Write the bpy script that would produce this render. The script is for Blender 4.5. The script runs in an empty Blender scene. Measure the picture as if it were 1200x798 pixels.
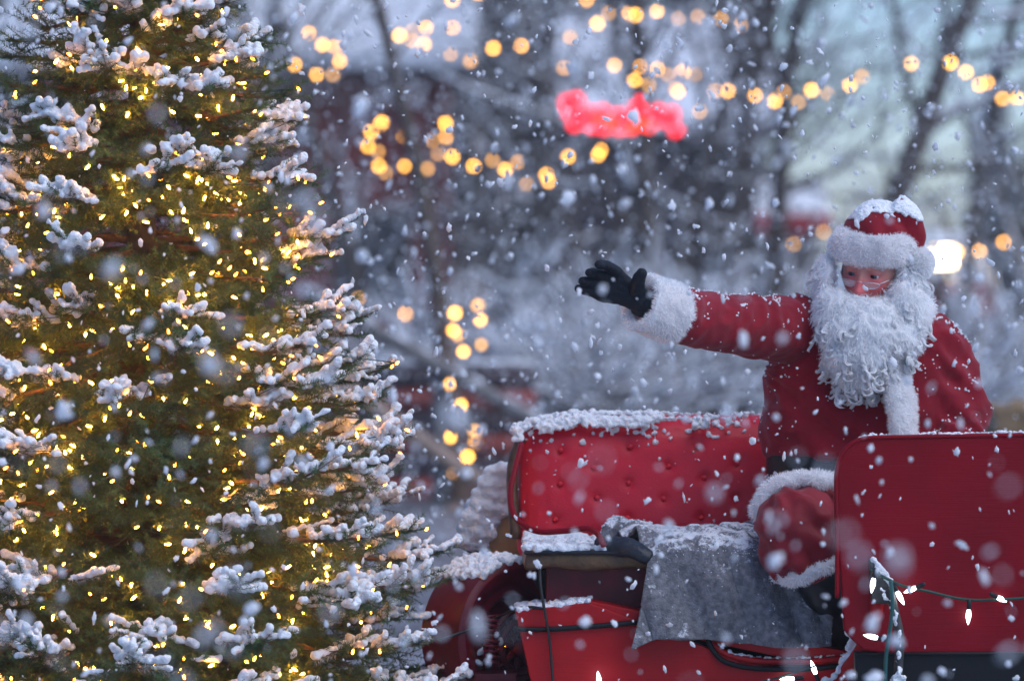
import bpy, math, random
import numpy as np
from mathutils import Vector, Matrix, Euler

SC = bpy.context.scene
COL = SC.collection
R = math.radians
rng = np.random.default_rng(7)
random.seed(7)

# ------------------------------------------------------------------ camera
CAM_Z, CAM_Y, FPX = 1.81, -10.7, 4500.0
PITCH = math.atan(99.0 / FPX)
cam_d = bpy.data.cameras.new("camera")
cam = bpy.data.objects.new("camera", cam_d)
COL.objects.link(cam)
cam.location = (0, CAM_Y, CAM_Z)
cam.rotation_euler = (R(90) - PITCH, 0, 0)
cam_d.lens = 135.0
cam_d.sensor_width = 36.0
cam_d.clip_start = 0.1
cam_d.clip_end = 2000
cam_d.dof.use_dof = True
cam_d.dof.focus_distance = 10.35
cam_d.dof.aperture_fstop = 2.3
SC.camera = cam

cp, sp = math.cos(PITCH), math.sin(PITCH)


def W(px, py, Y=0.0):
    """Layout aid: the place at depth Y that the survey of the photograph gives for a pixel."""
    a = (px - 600.0) / FPX
    b = (399.0 - py) / FPX
    dy, dz = cp + b * sp, -sp + b * cp
    t = (Y - CAM_Y) / dy
    return np.array((a * t, Y, CAM_Z + dz * t))


def D(px, py, dist):
    return W(px, py, dist + CAM_Y)


# ------------------------------------------------------------------ noise
def vnoise(P, seed=0):
    P = np.asarray(P, dtype=np.float64)
    i = np.floor(P).astype(np.int64)
    f = P - i
    f = f * f * (3 - 2 * f)
    out = np.zeros(len(P))
    for dx in (0, 1):
        for dy in (0, 1):
            for dz in (0, 1):
                h = ((i[:, 0] + dx) * 374761393 + (i[:, 1] + dy) * 668265263 + (i[:, 2] + dz) * 2147483647 + seed * 974634777) & 0xFFFFFFFF
                h = ((h ^ (h >> 13)) * 1274126177) & 0xFFFFFFFF
                h = (h ^ (h >> 16)) & 0xFFFF
                w = (f[:, 0] if dx else 1 - f[:, 0]) * (f[:, 1] if dy else 1 - f[:, 1]) * (f[:, 2] if dz else 1 - f[:, 2])
                out += w * (h / 65535.0)
    return out * 2 - 1


def fbm(P, seed=0, octv=3):
    P = np.asarray(P, dtype=np.float64)
    s, a = np.zeros(len(P)), 1.0
    for k in range(octv):
        s += a * vnoise(P * 2 ** k, seed + k)
        a *= 0.5
    return s


def norm(v):
    v = np.asarray(v, dtype=np.float64)
    return v / np.maximum(np.linalg.norm(v, axis=-1, keepdims=True), 1e-12)


# ------------------------------------------------------------------ meshes
def ico(sub):
    t = (1 + 5 ** 0.5) / 2
    v = [(-1, t, 0), (1, t, 0), (-1, -t, 0), (1, -t, 0), (0, -1, t), (0, 1, t), (0, -1, -t), (0, 1, -t), (t, 0, -1), (t, 0, 1), (-t, 0, -1), (-t, 0, 1)]
    f = [(0, 11, 5), (0, 5, 1), (0, 1, 7), (0, 7, 10), (0, 10, 11), (1, 5, 9), (5, 11, 4), (11, 10, 2), (10, 7, 6), (7, 1, 8), (3, 9, 4), (3, 4, 2), (3, 2, 6), (3, 6, 8), (3, 8, 9), (4, 9, 5), (2, 4, 11), (6, 2, 10), (8, 6, 7), (9, 8, 1)]
    v = [tuple(norm(x)) for x in v]
    for _ in range(sub):
        mid, nf = {}, []

        def m(a, b):
            k = (min(a, b), max(a, b))
            if k not in mid:
                v.append(tuple(norm(np.array(v[a]) + np.array(v[b]))))
                mid[k] = len(v) - 1
            return mid[k]
        for a, b, c in f:
            ab, bc, ca = m(a, b), m(b, c), m(c, a)
            nf += [(a, ab, ca), (b, bc, ab), (c, ca, bc), (ab, bc, ca)]
        f = nf
    return np.array(v), np.array(f)


ICO = [ico(0), ico(1), ico(2), ico(3)]


class MB:
    """Collects vertices and faces for ONE mesh."""

    def __init__(self):
        self.v, self.f, self.n = [], {}, 0

    def add(self, V, F):
        V = np.asarray(V, dtype=np.float64).reshape(-1, 3)
        F = np.asarray(F, dtype=np.int64)
        self.v.append(V)
        self.f.setdefault(F.shape[1], []).append(F + self.n)
        self.n += len(V)
        return self

    def poly(self, V):
        return self.add(V, [list(range(len(V)))])

    def many(self, PV, PF, M3, T):
        """copies of a prototype: rotation/scale matrices M3 (n,3,3), places T (n,3)"""
        n, k = len(T), len(PV)
        V = np.einsum('nij,kj->nki', M3, PV) + T[:, None, :]
        F = PF[None, :, :] + (np.arange(n) * k)[:, None, None]
        return self.add(V.reshape(-1, 3), F.reshape(-1, PF.shape[1]))

    def balls(self, C, r, sub=1, stretch=None):
        C = np.asarray(C, dtype=np.float64).reshape(-1, 3)
        r = np.broadcast_to(np.asarray(r, dtype=np.float64), (len(C),))
        PV, PF = ICO[sub]
        M = np.einsum('n,ij->nij', r, np.eye(3))
        if stretch is not None:
            M = M * np.asarray(stretch)[None, :, None]
        return self.many(PV, PF, M, C)

    def ellipsoid(self, c, rad, rot=None, sub=3):
        PV, PF = ICO[sub]
        V = PV * np.asarray(rad)
        if rot is not None:
            V = V @ np.array(rot.to_matrix() if hasattr(rot, 'to_matrix') else rot).T
        return self.add(V + np.asarray(c), PF)

    def tube(self, P, r, sides=8, cap=True, flat=1.0, up=None):
        P = np.asarray(P, dtype=np.float64)
        n = len(P)
        r = np.broadcast_to(np.asarray(r, dtype=np.float64), (n,))
        T = np.gradient(P, axis=0) if n > 1 else np.array([[0, 0, 1.0]])
        T = norm(T)
        ref = np.array(up if up is not None else ((0, 0, 1.0) if abs(T[0][2]) < 0.9 else (1.0, 0, 0)))
        A = np.zeros((n, 3))
        a = norm(np.cross(T[0], ref))
        for i in range(n):
            a = a - T[i] * a.dot(T[i])
            a = a / max(np.linalg.norm(a), 1e-9)
            A[i] = a
        B = np.cross(T, A)
        th = np.arange(sides) * 2 * math.pi / sides
        V = P[:, None, :] + r[:, None, None] * (np.cos(th)[None, :, None] * A[:, None, :] + flat * np.sin(th)[None, :, None] * B[:, None, :])
        i = np.arange(n - 1)[:, None] * sides
        j = np.arange(sides)[None, :]
        j2 = (j + 1) % sides
        F = np.stack([i + j, i + sides + j, i + sides + j2, i + j2], -1).reshape(-1, 4)
        base = self.n
        self.add(V.reshape(-1, 3), F)
        if cap:
            self.v.append(np.stack([P[0] - T[0] * r[0] * 0.3, P[-1] + T[-1] * r[-1] * 0.3]))
            c0, c1 = self.n, self.n + 1
            self.n += 2
            k = np.arange(sides)
            k2 = (k + 1) % sides
            e = base + (n - 1) * sides
            self.f.setdefault(3, []).append(np.stack([np.full(sides, c0), base + k, base + k2], -1))
            self.f.setdefault(3, []).append(np.stack([np.full(sides, c1), e + k2, e + k], -1))
        return self

    def box(self, lo, hi, M=None):
        x0, y0, z0 = lo
        x1, y1, z1 = hi
        V = np.array([(x0, y0, z0), (x1, y0, z0), (x1, y1, z0), (x0, y1, z0), (x0, y0, z1), (x1, y0, z1), (x1, y1, z1), (x0, y1, z1)], dtype=float)
        if M is not None:
            V = V @ np.array(M.to_3x3()).T + np.array(M.translation)
        return self.add(V, [(0, 3, 2, 1), (4, 5, 6, 7), (0, 1, 5, 4), (1, 2, 6, 5), (2, 3, 7, 6), (3, 0, 4, 7)])

    def prism(self, P, off):
        """closed outline P (n,3) pushed along off"""
        P = np.asarray(P, dtype=float)
        off = np.asarray(off, dtype=float)
        n = len(P)
        b = self.n
        self.v += [P, P + off]
        self.n += 2 * n
        self.f.setdefault(n, []).append(np.array([[b + k for k in range(n)], [b + n + k for k in reversed(range(n))]]))
        k = np.arange(n)
        k2 = (k + 1) % n
        self.f.setdefault(4, []).append(np.stack([b + k, b + n + k, b + n + k2, b + k2], -1))
        return self

    def mesh(self, name, smooth=True):
        V = np.concatenate(self.v) if self.v else np.zeros((0, 3))
        me = bpy.data.meshes.new(name)
        me.vertices.add(len(V))
        me.vertices.foreach_set("co", V.astype(np.float32).ravel())
        loops, tot = [], []
        for k, L in self.f.items():
            a = np.concatenate(L)
            loops.append(a.ravel())
            tot.append(np.full(len(a), k))
        loops, tot = np.concatenate(loops), np.concatenate(tot)
        me.loops.add(len(loops))
        me.loops.foreach_set("vertex_index", loops.astype(np.int32))
        me.polygons.add(len(tot))
        start = np.concatenate([[0], np.cumsum(tot)[:-1]])
        me.polygons.foreach_set("loop_start", start.astype(np.int32))
        me.polygons.foreach_set("loop_total", tot.astype(np.int32))
        me.update(calc_edges=True)
        me.polygons.foreach_set("use_smooth", np.full(len(tot), smooth))
        me.validate()
        return me

    def build(self, name, mat, parent=None, smooth=True, bevel=0, fix=False):
        me = self.mesh(name, smooth)
        if fix:
            recalc(me)
        o = link(name, me, mat, parent)
        if bevel:
            m = o.modifiers.new("edge", 'BEVEL')
            m.width, m.segments, m.limit_method, m.angle_limit = bevel, 3, 'ANGLE', R(35)
            m.harden_normals = False
        return o


def recalc(me):
    import bmesh
    bm = bmesh.new()
    bm.from_mesh(me)
    bmesh.ops.recalc_face_normals(bm, faces=bm.faces)
    bm.to_mesh(me)
    bm.free()


def link(name, me, mat, parent=None):
    o = bpy.data.objects.new(name, me)
    COL.objects.link(o)
    if mat is not None and me is not None and len(me.materials) == 0:
        me.materials.append(mat)
    if parent is not None:
        o.parent = parent
        o.matrix_parent_inverse = Matrix.Translation(-parent.location)
    return o


def remesh(mb, voxel, smooth=0, factor=0.5, adapt=0.0, fix=True):
    me = mb.mesh("tmp")
    if fix:
        recalc(me)
    o = bpy.data.objects.new("tmp", me)
    COL.objects.link(o)
    m = o.modifiers.new("r", 'REMESH')
    m.mode, m.voxel_size, m.adaptivity = 'VOXEL', voxel, adapt
    if smooth:
        s = o.modifiers.new("s", 'SMOOTH')
        s.iterations, s.factor = smooth, factor
    dg = bpy.context.evaluated_depsgraph_get()
    dg.update()
    out = bpy.data.meshes.new_from_object(o.evaluated_get(dg))
    bpy.data.objects.remove(o)
    bpy.data.meshes.remove(me)
    out.polygons.foreach_set("use_smooth", np.full(len(out.polygons), True))
    return out


def get_co(me):
    a = np.empty(len(me.vertices) * 3, dtype=np.float32)
    me.vertices.foreach_get("co", a)
    return a.reshape(-1, 3).astype(np.float64)


def get_no(me):
    a = np.empty(len(me.vertices) * 3, dtype=np.float32)
    me.vertex_normals.foreach_get("vector", a)
    return a.reshape(-1, 3).astype(np.float64)


def set_co(me, V):
    me.vertices.foreach_set("co", V.astype(np.float32).ravel())
    me.update()


def ridge(P, seed=0):
    """soft folds: creases where the noise crosses zero"""
    return 1 - 2 * np.abs(vnoise(P, seed))


def snow_mesh(C, r, voxel=0.006, smooth=2, amp=0.35, scale=60.0, sub=1, seed=0):
    """lumpy settled snow: many little heaps grown together"""
    mb = MB()
    mb.balls(C, r, sub)
    me = remesh(mb, voxel, smooth, fix=False)
    V, N = get_co(me), get_no(me)
    d = fbm(V * scale, seed, 3) * amp * float(np.mean(r))
    set_co(me, V + N * d[:, None])
    me.polygons.foreach_set("use_smooth", np.full(len(me.polygons), True))
    return me


def lerp(a, b, t):
    return a + (b - a) * t


def curve(P, n=24):
    """smooth line through the points P (rows may carry extra columns)"""
    P = np.asarray(P, dtype=float)
    m = len(P)
    Q = np.vstack([2 * P[0] - P[1], P, 2 * P[-1] - P[-2]])
    out = []
    for t in np.linspace(0, m - 1 - 1e-9, n):
        i = int(t)
        u = t - i
        a, b, c, d = Q[i], Q[i + 1], Q[i + 2], Q[i + 3]
        out.append(0.5 * (2 * b + (c - a) * u + (2 * a - 5 * b + 4 * c - d) * u * u + (3 * b - a - 3 * c + d) * u ** 3))
    return np.array(out)


def empty(name, loc, label=None, cat=None, group=None):
    o = bpy.data.objects.new(name, None)
    COL.objects.link(o)
    o.location = tuple(loc)
    tag(o, label, cat, group)
    return o


def tag(o, label=None, cat=None, group=None, kind=None):
    if label:
        o['label'] = label
    if cat:
        o['category'] = cat
    if group:
        o['group'] = group
    if kind:
        o['kind'] = kind
    return o


# ------------------------------------------------------------------ materials
def mat(name, col, rough=0.6, var=None, scale=8.0, spec=0.4, bump=0.0, bscale=40.0, sheen=0.0, metal=0.0, coat=0.0, detail=4.0, sss=0.0, coord='Object', thresh=(0.35, 0.65)):
    m = bpy.data.materials.new(name)
    m.use_nodes = True
    nt = m.node_tree
    b = nt.nodes["Principled BSDF"]
    b.inputs["Base Color"].default_value = (*col, 1)
    b.inputs["Roughness"].default_value = rough
    b.inputs["Specular IOR Level"].default_value = spec
    b.inputs["Metallic"].default_value = metal
    b.inputs["Sheen Weight"].default_value = sheen
    b.inputs["Coat Weight"].default_value = coat
    if sss:
        b.inputs["Subsurface Weight"].default_value = sss
        b.inputs["Subsurface Radius"].default_value = (0.012, 0.008, 0.006)
    if var is not None or bump:
        tc = nt.nodes.new("ShaderNodeTexCoord")
    if var is not None:
        n = nt.nodes.new("ShaderNodeTexNoise")
        n.inputs["Scale"].default_value = scale
        n.inputs["Detail"].default_value = detail
        nt.links.new(tc.outputs[coord], n.inputs["Vector"])
        rmp = nt.nodes.new("ShaderNodeValToRGB")
        rmp.color_ramp.elements[0].position = thresh[0]
        rmp.color_ramp.elements[1].position = thresh[1]
        rmp.color_ramp.elements[0].color = (*col, 1)
        rmp.color_ramp.elements[1].color = (*var, 1)
        nt.links.new(n.outputs["Fac"], rmp.inputs["Fac"])
        nt.links.new(rmp.outputs["Color"], b.inputs["Base Color"])
    if bump:
        n2 = nt.nodes.new("ShaderNodeTexNoise")
        n2.inputs["Scale"].default_value = bscale
        n2.inputs["Detail"].default_value = 4
        nt.links.new(tc.outputs[coord], n2.inputs["Vector"])
        bp = nt.nodes.new("ShaderNodeBump")
        bp.inputs["Strength"].default_value = min(bump, 1.0)
        bp.inputs["Distance"].default_value = 0.01
        nt.links.new(n2.outputs["Fac"], bp.inputs["Height"])
        nt.links.new(bp.outputs["Normal"], b.inputs["Normal"])
    return m


def glow(name, col, strength):
    m = bpy.data.materials.new(name)
    m.use_nodes = True
    nt = m.node_tree
    b = nt.nodes["Principled BSDF"]
    b.inputs["Base Color"].default_value = (*[min(1, c) for c in col], 1)
    b.inputs["Emission Color"].default_value = (*col, 1)
    b.inputs["Emission Strength"].default_value = strength
    return m


def soft(name, col, mix=0.45, rough=0.8):
    """white fluff: part of the light passes through the thin hairs"""
    m = bpy.data.materials.new(name)
    m.use_nodes = True
    nt = m.node_tree
    nt.nodes.remove(nt.nodes["Principled BSDF"])
    d = nt.nodes.new("ShaderNodeBsdfDiffuse")
    t = nt.nodes.new("ShaderNodeBsdfTranslucent")
    x = nt.nodes.new("ShaderNodeMixShader")
    tc = nt.nodes.new("ShaderNodeTexCoord")
    n = nt.nodes.new("ShaderNodeTexNoise")
    n.inputs["Scale"].default_value = 14
    nt.links.new(tc.outputs["Object"], n.inputs["Vector"])
    r = nt.nodes.new("ShaderNodeValToRGB")
    r.color_ramp.elements[0].position, r.color_ramp.elements[1].position = 0.3, 0.7
    r.color_ramp.elements[0].color = (*[c * 0.93 for c in col], 1)
    r.color_ramp.elements[1].color = (*col, 1)
    nt.links.new(n.outputs["Fac"], r.inputs["Fac"])
    for s in (d, t):
        nt.links.new(r.outputs["Color"], s.inputs["Color"])
    x.inputs[0].default_value = mix
    nt.links.new(d.outputs[0], x.inputs[1])
    nt.links.new(t.outputs[0], x.inputs[2])
    nt.links.new(x.outputs[0], nt.nodes["Material Output"].inputs["Surface"])
    return m


M = dict(
    snow=mat("snow", (0.84, 0.86, 0.89), 0.7, bump=0.8, bscale=210, sss=0.0, spec=0.3),
    bsnow=mat("settled_snow", (0.80, 0.83, 0.88), 0.8),
    flake=soft("snowflake", (0.92, 0.94, 0.97), 0.5),
    needle=mat("fir_needles", (0.027, 0.066, 0.027), 0.5, var=(0.085, 0.150, 0.046), scale=13, spec=0.35, thresh=(0.40, 0.62), detail=6),
    frosted=mat("frosted_needles", (0.16, 0.19, 0.16), 0.7, var=(0.50, 0.53, 0.55), scale=34, spec=0.2, thresh=(0.42, 0.62), detail=7),
    twig=mat("fir_twig", (0.10, 0.055, 0.03), 0.8, var=(0.16, 0.09, 0.05), scale=60),
    bark=mat("bark", (0.055, 0.042, 0.035), 0.9, var=(0.11, 0.085, 0.07), scale=12, bump=0.6, bscale=30),
    green_wire=mat("green_wire", (0.01, 0.05, 0.035), 0.5),
    teal_wire=mat("teal_wire", (0.012, 0.075, 0.07), 0.45),
    black_wire=mat("black_wire", (0.012, 0.012, 0.014), 0.5),
    warm=glow("warm_bulb", (1.0, 0.33, 0.024), 19.0),
    warm_deep=glow("warm_bulb_deep", (1.0, 0.37, 0.036), 130.0),
    white_led=glow("white_bulb", (0.86, 0.94, 1.0), 4.0),
    festoon=glow("festoon_bulb", (1.0, 0.43, 0.058), 9.0),
    festoon_dim=glow("festoon_bulb_dim", (1.0, 0.47, 0.10), 3.2),
    red_lamp=glow("red_lamp", (1.0, 0.008, 0.018), 1.9),
    red_lamp_hot=glow("red_lamp_hot", (1.0, 0.035, 0.012), 2.4),
    lantern=glow("lantern_glass", (1.0, 0.72, 0.36), 14.0),
)
# ------------------------------------------------------------------ world, light, exposure
world = bpy.data.worlds.new("World")
SC.world = world
world.use_nodes = True
nt = world.node_tree
sky = nt.nodes.new("ShaderNodeTexSky")
sky.sky_type = 'NISHITA'
sky.sun_disc = False
sky.sun_elevation = R(50)
sky.sun_rotation = R(122)
sky.air_density, sky.dust_density, sky.ozone_density = 1.0, 0.6, 6.0
bg = nt.nodes["Background"]
bg.inputs["Strength"].default_value = 0.10
cool = nt.nodes.new("ShaderNodeMixRGB")        # thick snow cloud: a cooler, evener sky
cool.blend_type = 'MULTIPLY'
cool.inputs[0].default_value = 1.0
cool.inputs[2].default_value = (0.83, 0.905, 1.06, 1)
nt.links.new(sky.outputs["Color"], cool.inputs[1])
nt.links.new(cool.outputs[0], bg.inputs["Color"])

sun_d = bpy.data.lights.new("sun", 'SUN')
sun_d.energy = 1.3
sun_d.angle = R(70)
sun_d.color = (1.0, 0.97, 0.94)
sun = bpy.data.objects.new("sun", sun_d)
COL.objects.link(sun)
sun.location = (9, 4, 12)
_el, _az = R(50), R(122)
_to = Vector((math.sin(_az) * math.cos(_el), math.cos(_az) * math.cos(_el), math.sin(_el)))
sun.rotation_euler = _to.to_track_quat('Z', 'Y').to_euler()

SC.view_settings.view_transform = 'Standard'
SC.view_settings.look = 'None'
SC.view_settings.exposure = 0.88
SC.view_settings.gamma = 1.0
SC.view_settings.use_curve_mapping = False
SC.cycles.use_denoising = True
SC.cycles.max_bounces = 8
SC.cycles.diffuse_bounces = 6
SC.cycles.glossy_bounces = 3
SC.cycles.volume_bounces = 0
SC.cycles.sample_clamp_indirect = 6.0
SC.cycles.caustics_reflective = False
SC.cycles.caustics_refractive = False
# ------------------------------------------------------------------ the decorated fir
AX = W(165, 300, 0.02)
TX, TY = AX[0], AX[1]
TOP = 3.70


def crown_r(z):
    return max(0.03, 0.338 * (TOP - z) - 0.085)


def shoot_proto(seed, nn):
    """a needle-clad shoot of length 1 along +x: three-cornered needles and a thin stem"""
    g = np.random.default_rng(seed)
    bend = g.uniform(-0.25, 0.15)

    def at(t):
        return np.stack([t, np.zeros_like(t), bend * t * t * 0.5 - bend * 0.25 * t], -1)
    t = np.sort(g.uniform(0.02, 1.0, nn)) ** 0.95
    a = g.uniform(0, 2 * math.pi, nn)
    flat = 0.85
    side = np.stack([np.zeros(nn), np.cos(a), flat * np.sin(a)], -1)
    fwd = g.uniform(0.35, 0.85, nn)[:, None] * np.array([[1.0, 0, 0]])
    d = norm(side + fwd)
    L = (0.225 * g.uniform(0.75, 1.2, nn) * (1 - 0.25 * t))[:, None]
    p0 = at(t)
    w = norm(np.cross(d, g.normal(size=(nn, 3)))) * 0.0105
    curl = norm(np.cross(w, d)) * 0.0
    V = np.stack([p0 - w, p0 + w, p0 + d * L + curl], 1).reshape(-1, 3)
    F = np.arange(nn * 3).reshape(-1, 3)
    s = at(np.array([0.0, 0.5, 1.0]))
    ring = np.array([(0, 0.011, 0), (0, -0.006, 0.01), (0, -0.006, -0.01)])
    SV = np.concatenate([s[0] + ring, s[1] + ring, s[2] + ring * 0.4])
    SF = []
    for i in (0, 3):
        for k in range(3):
            k2 = (k + 1) % 3
            SF += [(i + k, i + 3 + k, i + 3 + k2), (i + k, i + 3 + k2, i + k2)]
    return V, F, SV, np.array(SF)


fir = empty("christmas_tree", (TX, TY, 0), "tall bushy fir tree wound with warm fairy lights, its boughs capped with fresh snow", "tree")
trunk = MB()
zz = np.linspace(-0.05, TOP, 14)
trunk.tube(np.stack([np.full(14, TX), np.full(14, TY), zz], -1), np.linspace(0.075, 0.008, 14), 12)
trunk.build("trunk", M['bark'], fir)

g = np.random.default_rng(21)
SH_P, SH_D, SH_L, SH_BACK, SH_FROST = [], [], [], [], []      # shoots
limbs = MB()
SNOW_C, SNOW_R = [], []
BULB_SPOTS = []
z, ga = 0.10, 0.0
while z < TOP - 0.06:
    Rz = crown_r(z)
    nb = max(4, int(round(5.0 + 7.6 * Rz)))
    for kb in range(nb):
        ga += 2.39996 + g.uniform(-0.25, 0.25)
        zb = z + g.uniform(-0.10, 0.10)
        L = Rz * g.choice((g.uniform(0.64, 0.85), g.uniform(0.88, 0.96)), p=(0.3, 0.7))
        ux, uy = math.cos(ga), math.sin(ga)
        back = uy > 0.45
        # bough: leaves the trunk rising, bows down, tip turns up
        rise = g.uniform(-0.06, 0.20)
        P = []
        for t in np.linspace(0, 1, 9):
            r_ = L * t
            zc = zb + 0.16 * L + L * (rise * t - 0.52 * t * t + 0.40 * t ** 3) * 1.0
            P.append((TX + ux * r_, TY + uy * r_ * 0.80, zc))
        P = np.array(P)
        P[1:-1] += g.normal(size=(7, 3)) * 0.006
        limbs.tube(P, np.linspace(0.011 + 0.006 * L, 0.003, 9), 5, cap=False)
        PC = curve(P, 40)
        side = norm(np.cross(norm(P[-1] - P[0]), (0, 0, 1.0)))
        step = 0.058 if not back else 0.075
        s = max(0.22 * L, 0.03)
        # snow lies only on some boughs
        snowy = (vnoise(np.array([[ux * 2.2 * Rz + 5, uy * 2.2 * Rz, zb * 3.4]]), 3)[0] + g.uniform(-0.35, 0.35)) > -0.20
        flip = 1

        def shoot(p, d, l, lvl, tipness):
            SH_P.append(p)
            SH_D.append(d)
            SH_L.append(l)
            SH_BACK.append(back)
            SH_FROST.append(False)
            if snowy and tipness > 0.60 and d[2] > -0.22:
                if g.random() < (0.28 if lvl == 1 else 0.08) + 0.38 * (tipness > 0.85):
                    SH_FROST[-1] = g.random() < 0.5
                    n = max(5, int(l / 0.0065))
                    big = g.uniform(0.75, 1.25)
                    for q in np.linspace(0.12, 1.03, n):
                        rr = big * g.uniform(0.0066, 0.0086) * (0.58 + 0.80 * q)
                        c = p + d * l * q + np.array((0, 0, rr * 0.55 + 0.008)) + g.normal(size=3) * np.array((0.004, 0.004, 0.0018))
                        SNOW_C.append(c)
                        SNOW_R.append(rr)
            if g.random() < 0.5:
                BULB_SPOTS.append((*(p + d * l * g.uniform(0.5, 1.0) + np.array((ux * 0.012, uy * 0.012, g.uniform(-0.02, 0.006)))), tipness, uy))
        while s < L:
            t = s / L
            i = min(38, int(t * 39))
            p = PC[i]
            tang = norm(PC[i + 1] - PC[i])
            for sg in (flip, -flip):
                ln = (0.40 * (L - s) + 0.055) * g.uniform(0.75, 1.15)
                ln = min(ln, 0.30)
                ang = g.uniform(0.75, 1.05)
                d = norm(tang * math.cos(ang) + side * sg * math.sin(ang) + np.array((0, 0, g.uniform(-0.55, 0.34))))
                m = max(1, int(round(ln / 0.105)))
                q = p.copy()
                for a in range(m):
                    l1 = ln / m * 1.12
                    d2 = norm(d + np.array((0, 0, 0.10 * a)) + g.normal(size=3) * 0.08)
                    shoot(q.copy(), d2, l1, 1, t)
                    if a < m - 1 or ln > 0.10:
                        for sg2 in (1, -1):
                            e = norm(np.cross(d2, (0, 0, 1.0))) * sg2
                            d3 = norm(d2 * 0.72 + e * 0.7 + np.array((0, 0, g.uniform(-0.65, 0.45))))
                            shoot(q + d2 * l1 * g.uniform(0.3, 0.75), d3, l1 * g.uniform(0.6, 0.85), 2, t)
                    q = q + d2 * l1 * 0.9
            s += step * g.uniform(0.8, 1.25)
            flip = -flip
        # end shoots
        od = norm(PC[-1] - PC[-3])
        if snowy:                         # a flat cap of snow bridges the finger-like shoots
            for k in range(int(14 * min(1.0, L / 0.5))):
                c_ = PC[-1 - g.integers(0, 13)] + side * g.normal() * 0.026 + od * g.uniform(0, 0.03)
                SNOW_C.append(c_ + np.array((0, 0, g.uniform(0.010, 0.018))))
                SNOW_R.append(g.uniform(0.0095, 0.0145))
        for k in range(11):
            a_ = PC[-1 - 3 * (k // 3)]
            d = norm(od + side * ((k % 3) - 1) * g.uniform(0.45, 0.9) + np.array((0, 0, g.uniform(-0.30, 0.85))))
            shoot(a_ - d * 0.015, d, g.uniform(0.06, 0.105), 1, 1.0)
    z += 0.072 * (0.75 + 0.35 * Rz)

SH_P, SH_D, SH_L, SH_BACK, SH_FROST = np.array(SH_P), np.array(SH_D), np.array(SH_L), np.array(SH_BACK), np.array(SH_FROST)
print("shoots", len(SH_P), "snow heaps", len(SNOW_C))
crown, frost = MB(), MB()
for pr in range(10):
    nn = 84 if pr < 7 else 45
    sel = np.where((np.arange(len(SH_P)) % 7 == pr) & ~SH_BACK)[0] if pr < 7 else np.where((np.arange(len(SH_P)) % 3 == pr - 7) & SH_BACK)[0]
    V, F, SV, SF = shoot_proto(100 + pr, nn)
    x = SH_D[sel]
    rnd = g.normal(size=x.shape) * 0.5 + np.array((0, 0, 1.0))
    y = norm(np.cross(rnd, x))
    zc = np.cross(x, y)
    Lm = 0.035 + 0.65 * SH_L[sel]
    Mx = np.stack([x * SH_L[sel][:, None], y * Lm[:, None], zc * Lm[:, None]], -1)
    fz_ = SH_FROST[sel]
    crown.many(V, F, Mx[~fz_], SH_P[sel][~fz_])
    frost.many(V, F, Mx[fz_], SH_P[sel][fz_])
    limbs.many(SV, SF, Mx, SH_P[sel])
crown.build("crown", M['needle'], fir, smooth=False)
frost.build("frosted_needles", M['frosted'], fir, smooth=False)
limbs.build("bough", M['twig'], fir)
snow_o = link("snow_cover", snow_mesh(np.array(SNOW_C), np.array(SNOW_R), 0.0038, 5, 0.40, 70, 1, 3), M['snow'], fir)

# ------------------------------------------------------------------ fairy lights on the fir
def bulb_proto(r, h, sides=7):
    mb = MB()
    mb.tube(np.array([(0, 0, -h * 0.5), (0, 0, -h * 0.2), (0, 0, h * 0.25), (0, 0, h * 0.55)]), [r * 0.7, r, r * 0.75, r * 0.15], sides)
    return mb.mesh("bulb")


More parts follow.
